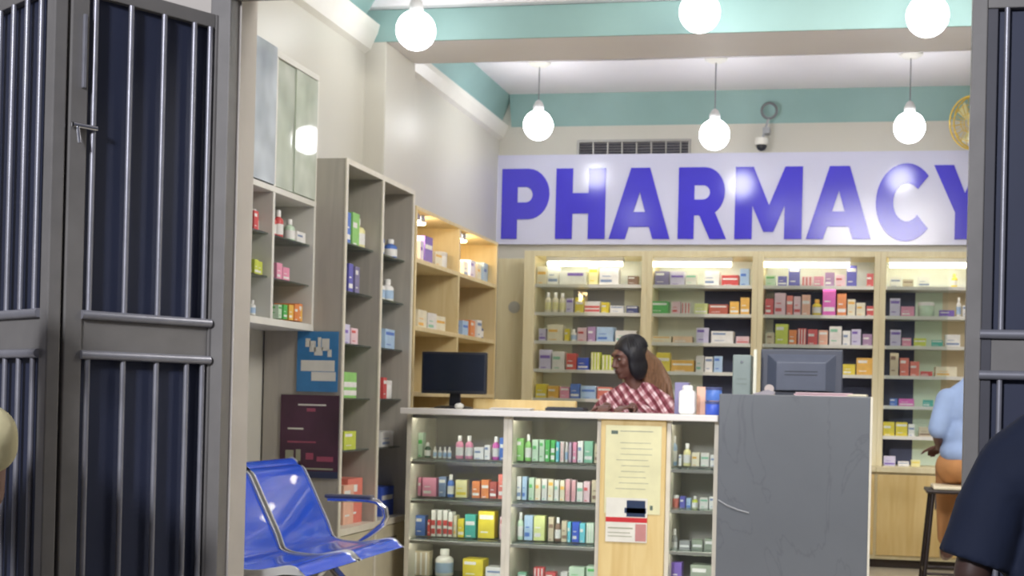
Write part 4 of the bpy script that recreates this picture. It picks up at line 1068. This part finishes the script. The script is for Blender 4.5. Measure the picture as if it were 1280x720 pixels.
# --- woman behind the counter
SK = skin('dark_skin', '#68473e')
wo = thing('person', (-1.22, 7.0, 0), 'seated woman with long hair in a pink and maroon plaid shirt behind the counter', 'person')
wx, wy = -1.225, 6.98
b = MB()
hc = (wx-.045, wy-.03, 1.335)
P, R_ = head_mb(b, hc, yaw=math.radians(-48), pitch=math.radians(12), s=.95)
limb(b, [(wx-.035, wy+.0, 1.28), (wx, wy+.02, 1.15)], [.048, .052])
b.ball((wx, wy+.02, 1.02), (.145, .095, .15)); b.ball((wx, wy+.03, .82), (.13, .10, .18)); b.ball((wx, wy+.03, .62), (.165, .13, .13))
for q in (-1, 1):
    sh = (wx+q*.155, wy+.01, 1.095); el = (wx+q*.205, wy-.13, .93 if q < 0 else .96); wr = (wx+q*.10, wy-.34, 1.03)
    el = (wx+q*.21, wy-.17, .96); wr = (wx+q*.07-.02, wy-.38, 1.075)
    limb(b, [sh, el, wr], [.048, .038, .026])
    hand_mb(b, wr, (-.25-.3*q, -1, -.05), (0, 0, 1), -q, .9, .35)
    hip = (wx+q*.09, wy, .60); kn = (wx+q*.12, wy-.10-.26+.12, .60); 
    limb(b, [hip, (wx+q*.12, wy-.30, .58), (wx+q*.12, wy-.20, .14)], [.085, .062, .042]); b.capsule((wx+q*.12, wy-.20, .10), (wx+q*.13, wy-.34, .05), .042, .032)
body = organic(b, 'body', SK, wo, .007, 4)
face_parts(P, R_, .95, wo)
PL = mat('plaid_cloth', '#c9a0a6', .8)
nt = PL.node_tree; N = nt.nodes; bsd = N['Principled BSDF']; tc = next(n for n in N if n.type == 'TEX_COORD')
prev = None
for i, (rot, sc, c1, c2) in enumerate((((0, .7, 0), 7.5, '#ecd4d8', '#94505e'), ((0, -.75, 0), 6.0, '#ffffff', '#c08a94'), ((0, .7, 0), 17, '#ffffff', '#c8a4a8'))):
    mp = N.new('ShaderNodeMapping'); mp.inputs['Rotation'].default_value = rot; wv = N.new('ShaderNodeTexWave'); wv.inputs['Scale'].default_value = sc; wv.inputs['Distortion'].default_value = 1.5
    nt.links.new(tc.outputs['Object'], mp.inputs[0]); nt.links.new(mp.outputs[0], wv.inputs[0])
    cr_ = N.new('ShaderNodeValToRGB'); cr_.color_ramp.elements[0].position = .35; cr_.color_ramp.elements[1].position = .6
    cr_.color_ramp.elements[0].color = (*lin(c2), 1); cr_.color_ramp.elements[1].color = (*lin(c1), 1); nt.links.new(wv.outputs['Fac'], cr_.inputs[0])
    if prev is None: prev = cr_.outputs[0]
    else:
        mm = N.new('ShaderNodeMix'); mm.data_type = 'RGBA'; mm.blend_type = 'MULTIPLY'; mm.inputs[0].default_value = .8
        nt.links.new(prev, mm.inputs[6]); nt.links.new(cr_.outputs[0], mm.inputs[7]); prev = mm.outputs[2]
nt.links.new(prev, bsd.inputs['Base Color'])
b = MB()
b.ball((wx, wy+.02, 1.03), (.165, .115, .155)); b.ball((wx, wy+.03, .85), (.15, .12, .20)); b.ball((wx, wy+.03, .66), (.175, .14, .12))
for q in (-1, 1):
    sh = (wx+q*.15, wy+.01, 1.09); el = (wx+q*.21, wy-.17, .96); wr = (wx+q*.08-.02, wy-.35, 1.07)
    limb(b, [sh, el, wr], [.066, .056, .042]); b.capsule((wx+q*.05, wy+.02, 1.16), sh, .06, .062)
    b.capsule((wx+q*.02, wy-.04, 1.155), (wx+q*.055, wy-.085, 1.10), .022, .016)
organic(b, 'shirt', PL, wo, .009, 5)
b = MB()
limb(b, [(wx, wy, .58), (wx, wy+.02, .60)], [.15, .15])
for q in (-1, 1): limb(b, [(wx+q*.09, wy, .60), (wx+q*.12, wy-.30, .58), (wx+q*.12, wy-.20, .16)], [.10, .075, .058])
organic(b, 'trousers', mat('dark_trousers', '#26262e', .8), wo, .012, 4)
HB = mat('black_hair', '#121119', .5, var=.3, scale=40, stretch=(3, 3, .4), bump=.3)
HBR = mat('brown_braids', '#7a5a42', .5, var=.35, scale=45, stretch=(3, 3, .3), bump=.5)
b = MB(); h0 = Vector(hc)
def HP(x, y, z): return P(x, y, z)
b.ball(P(0, .030, .052), (.086, .098, .088), rot=R_); b.ball(P(0, .062, -.02), (.080, .070, .10), rot=R_)
for q in (-1, 1): b.ball(P(q*.066, .022, .02), (.030, .058, .075), rot=R_)
b.ball(P(.062, .022, -.035), (.030, .060, .088), rot=R_)
organic(b, 'hair_crown', HB, wo, .008, 5)
b = MB()
for k in range(30):
    ph = math.radians(-35+250*k/29); pts = []
    for j in range(6):
        th = math.radians(8+16*j); pts.append(P(.089*math.sin(th)*math.cos(ph), .032+.101*math.sin(th)*math.sin(ph), .052+.091*math.cos(th)))
    b.tube(pts, [.003, .006, .007, .007, .006, .004], 6)
b.build('hair_strands', HB, wo, smooth=True)
b = MB(); rr = random.Random(9)
for k in range(26):
    u = k/25; a = math.radians(-50+150*u)
    st = P(.05*math.cos(a)+.02, .06+.045*math.sin(a), .01+.03*math.sin(a)); ex = Vector((wx+.06+.17*u, wy+.02+.05*math.sin(u*3), .95+rr.uniform(-.04, .04)))
    mid = st.lerp(ex, .5) + Vector((.02+.02*u, .035, .05)); mid2 = st.lerp(ex, .8)+Vector((.015, .02, .02))
    b.tube([st, st.lerp(mid, .5)+Vector((.012, .01, .015)), mid, mid2, ex], [.014, .017, .019, .017, .012], 8)
b.build('braids', HBR, wo, smooth=True)
ch = thing('office_chair', (wx, wy+.05, 0), 'dark office chair the woman behind the counter sits on', 'chair')
MB().box(wx-.2, wx+.2, wy-.15, wy+.22, .42, .47).build('seat', DARKP, ch, bevel=.02)
MB().tube([(wx, wy+.04, .05), (wx, wy+.04, .42)], .025, 14).build('post', CHROME, ch, smooth=True)
b = MB()
for k in range(5):
    a = 2*math.pi*k/5+.3; b.tube([(wx, wy+.04, .07), (wx+.24*math.cos(a), wy+.04+.24*math.sin(a), .035)], [.02, .012], 10); b.ball((wx+.24*math.cos(a), wy+.04+.24*math.sin(a), .025), .024, 12, 8)
b.build('star_base', BLACKP, ch, smooth=True)

# --- person in the pale blue shirt on the stool
pp = thing('person', (.54, 7.0, .7), 'person in a pale blue shirt and orange-brown trousers on the stool, partly behind the gate', 'person')
px, py = .57, 6.97
b = MB()
P2, R2 = head_mb(b, (px+.09, py-.01, 1.41), yaw=math.radians(150), pitch=math.radians(8), s=.98)
limb(b, [(px+.07, py, 1.34), (px+.04, py+.01, 1.22)], [.052, .056])
b.ball((px+.02, py+.01, 1.10), (.15, .10, .16)); b.ball((px, py+.01, .90), (.13, .10, .16)); b.ball((px-.01, py, .80), (.11, .10, .07))
for q in (-1, 1):
    if q < 0: arm = [(px-.125, py-.01, 1.15), (px-.16, py-.04, .98), (px-.14, py+.10, .90)]
    else: arm = [(px+.18, py-.01, 1.18), (px+.24, py-.02, .95), (px+.20, py+.16, .88)]
    limb(b, arm, [.048, .040, .028]); hand_mb(b, arm[2], (-.25, .9, -.15), (0, 0, 1), q, .95, .5)
    limb(b, [(px+q*.08, py+.02, .80), (px+q*.10+.02, py+.34, .78), (px+q*.10+.02, py+.30, .36)], [.068, .055, .04]); b.capsule((px+q*.10+.02, py+.30, .32), (px+q*.10+.02, py+.44, .28), .042, .03)
organic(b, 'body', SK, pp, .008, 4)
b = MB(); b.ball((px+.02, py+.01, 1.11), (.165, .115, .16)); b.ball((px, py+.01, .96), (.148, .12, .14)); b.ball((px-.005, py+.0, .88), (.15, .125, .09))
limb(b, [(px-.115, py-.01, 1.15), (px-.16, py-.04, 1.0)], [.066, .058]); limb(b, [(px+.17, py-.01, 1.17), (px+.23, py-.02, 1.0)], [.066, .058])
b.capsule((px+.0, py, 1.235), (px+.10, py, 1.245), .055, .055)
organic(b, 'shirt', mat('pale_blue_cloth', '#92a6ca', .8, var=.08, scale=10, bump=.2), pp, .009, 5)
b = MB(); b.ball((px-.005, py, .80), (.145, .13, .085))
for q in (-1, 1): limb(b, [(px+q*.08, py+.02, .80), (px+q*.10+.02, py+.34, .78), (px+q*.10+.02, py+.30, .40)], [.092, .075, .058])
organic(b, 'trousers', mat('orange_brown_cloth', '#b47f4e', .8, var=.08, bump=.2), pp, .010, 4)
b = MB(); b.ball(P2(0, .025, .05), (.080, .096, .085), rot=R2); b.ball(P2(0, .055, 0), (.074, .06, .07), rot=R2); organic(b, 'hair', HB, pp, .008, 4)
face_parts(P2, R2, .98, pp)

# --- man in the navy t-shirt in the street
SKD = skin('deep_skin', '#4a3630')
mn = thing('person', (.55, 3.1, STREET), 'person in a dark navy t-shirt standing in the street at the right foreground', 'person')
mx, my = .56, 3.10
b = MB()
P3, R3 = head_mb(b, (mx+.02, my-.0, 1.33), yaw=math.radians(180), s=1.0)
limb(b, [(mx+.01, my, 1.25), (mx, my+.01, 1.06)], [.056, .062])
b.ball((mx, my+.01, .86), (.17, .11, .20)); b.ball((mx, my+.01, .62), (.15, .11, .18)); b.ball((mx, my, .45), (.165, .12, .13))
for q in (-1, 1):
    arm = [(mx+q*.235, my, .985), (mx+q*.295, my-.02, .72), (mx+q*.27, my+.12, .48)]
    limb(b, arm, [.050, .044, .030]); hand_mb(b, arm[2], (0, .55, -.85), (q, 0, 0), -1, 1.0, .35)
    limb(b, [(mx+q*.09, my, .42), (mx+q*.10, my+.01, .02), (mx+q*.10, my-.01, STREET+.08)], [.09, .062, .045]); b.capsule((mx+q*.10, my-.02, STREET+.045), (mx+q*.11, my+.13, STREET+.035), .042, .034)
organic(b, 'body', SKD, mn, .009, 4)
b = MB(); b.ball((mx, my+.01, .90), (.20, .135, .22)); b.ball((mx, my+.01, .66), (.225, .14, .28)); b.ball((mx, my+.01, .50), (.21, .145, .18))
for q in (-1, 1):
    b.capsule((mx+q*.215, my, .975), (mx+q*.262, my-.005, .86), .074, .080); b.tube([(mx+q*.255, my-.005, .88), (mx+q*.275, my-.01, .80), (mx+q*.292, my-.015, .745)], [.080, .083, .086], 20)
    b.capsule((mx+q*.06, my, 1.125), (mx+q*.205, my, .985), .055, .075); b.capsule((mx+q*.10, my, 1.03), (mx+q*.20, my, .95), .088, .09)
organic(b, 'tshirt', mat('navy_tshirt', '#141e36', .85, var=.12, scale=6, bump=.35), mn, .009, 5)
b = MB()
for q in (-1, 1): limb(b, [(mx+q*.085, my, .42), (mx+q*.10, my+.01, .02), (mx+q*.10, my, STREET+.10)], [.115, .085, .068])
organic(b, 'trousers', mat('black_jeans', '#1c1e24', .8), mn, .012, 4)
b = MB()
for q in (-1, 1): b.capsule((mx+q*.10, my-.03, STREET+.05), (mx+q*.11, my+.14, STREET+.04), .050, .040)
organic(b, 'shoes', BLACKP, mn, .010, 3)
b = MB(); b.ball(P3(0, .02, .045), (.079, .098, .088), rot=R3); organic(b, 'hair', HB, mn, .008, 4)
face_parts(P3, R3, 1.0, mn)

# --- person in cream at the left edge, mostly outside the frame
CRM = mat('cream_cloth', '#efe4b4', .8, var=.06, scale=8, bump=.3)
lp = thing('person', (-2.37, 2.9, STREET), 'person in a cream top at the left edge, only the rounded sleeve showing', 'person')
lx, ly = -2.36, 2.88
b = MB()
P4, R4 = head_mb(b, (lx, ly, 1.37), yaw=math.radians(180))
limb(b, [(lx, ly, 1.28), (lx, ly, 1.08)], [.055, .06])
b.ball((lx, ly, .88), (.165, .11, .20)); b.ball((lx, ly, .64), (.15, .11, .18)); b.ball((lx, ly, .47), (.16, .12, .13))
for q in (-1, 1):
    arm = [(lx+q*.20, ly, 1.0), (lx+q*.12, ly+.12, .82), (lx-q*.03, ly+.24, .90)]
    limb(b, arm, [.054, .042, .030]); hand_mb(b, arm[2], (-.7, .6, .0), (0, 0, 1), q, 1.0, .4)
    limb(b, [(lx+q*.09, ly, .43), (lx+q*.10, ly+.01, .02), (lx+q*.10, ly-.01, STREET+.08)], [.09, .062, .045]); b.capsule((lx+q*.10, ly-.02, STREET+.045), (lx+q*.11, ly+.13, STREET+.035), .042, .034)
organic(b, 'body', skin('brown_skin', '#a88474'), lp, .009, 4)
b = MB(); b.ball((lx, ly, .90), (.185, .125, .20)); b.ball((lx, ly, .64), (.17, .125, .24))
for q in (-1, 1): b.capsule((lx+q*.06, ly, 1.08), (lx+q*.205, ly, .99), .05, .068); b.capsule((lx+q*.205, ly, .985), (lx+q*.195, ly+.02, .95), .072, .070)
organic(b, 'top', CRM, lp, .009, 4)
b = MB()
for q in (-1, 1): limb(b, [(lx+q*.085, ly, .43), (lx+q*.10, ly+.01, .02), (lx+q*.10, ly, STREET+.10)], [.115, .085, .068])
organic(b, 'trousers', mat('black_jeans', '#1c1e24', .8), lp, .012, 4)
b = MB(); b.ball(P4(0, .02, .045), (.079, .098, .088), rot=R4); organic(b, 'hair', HB, lp, .008, 4)
face_parts(P4, R4, 1.0, lp)
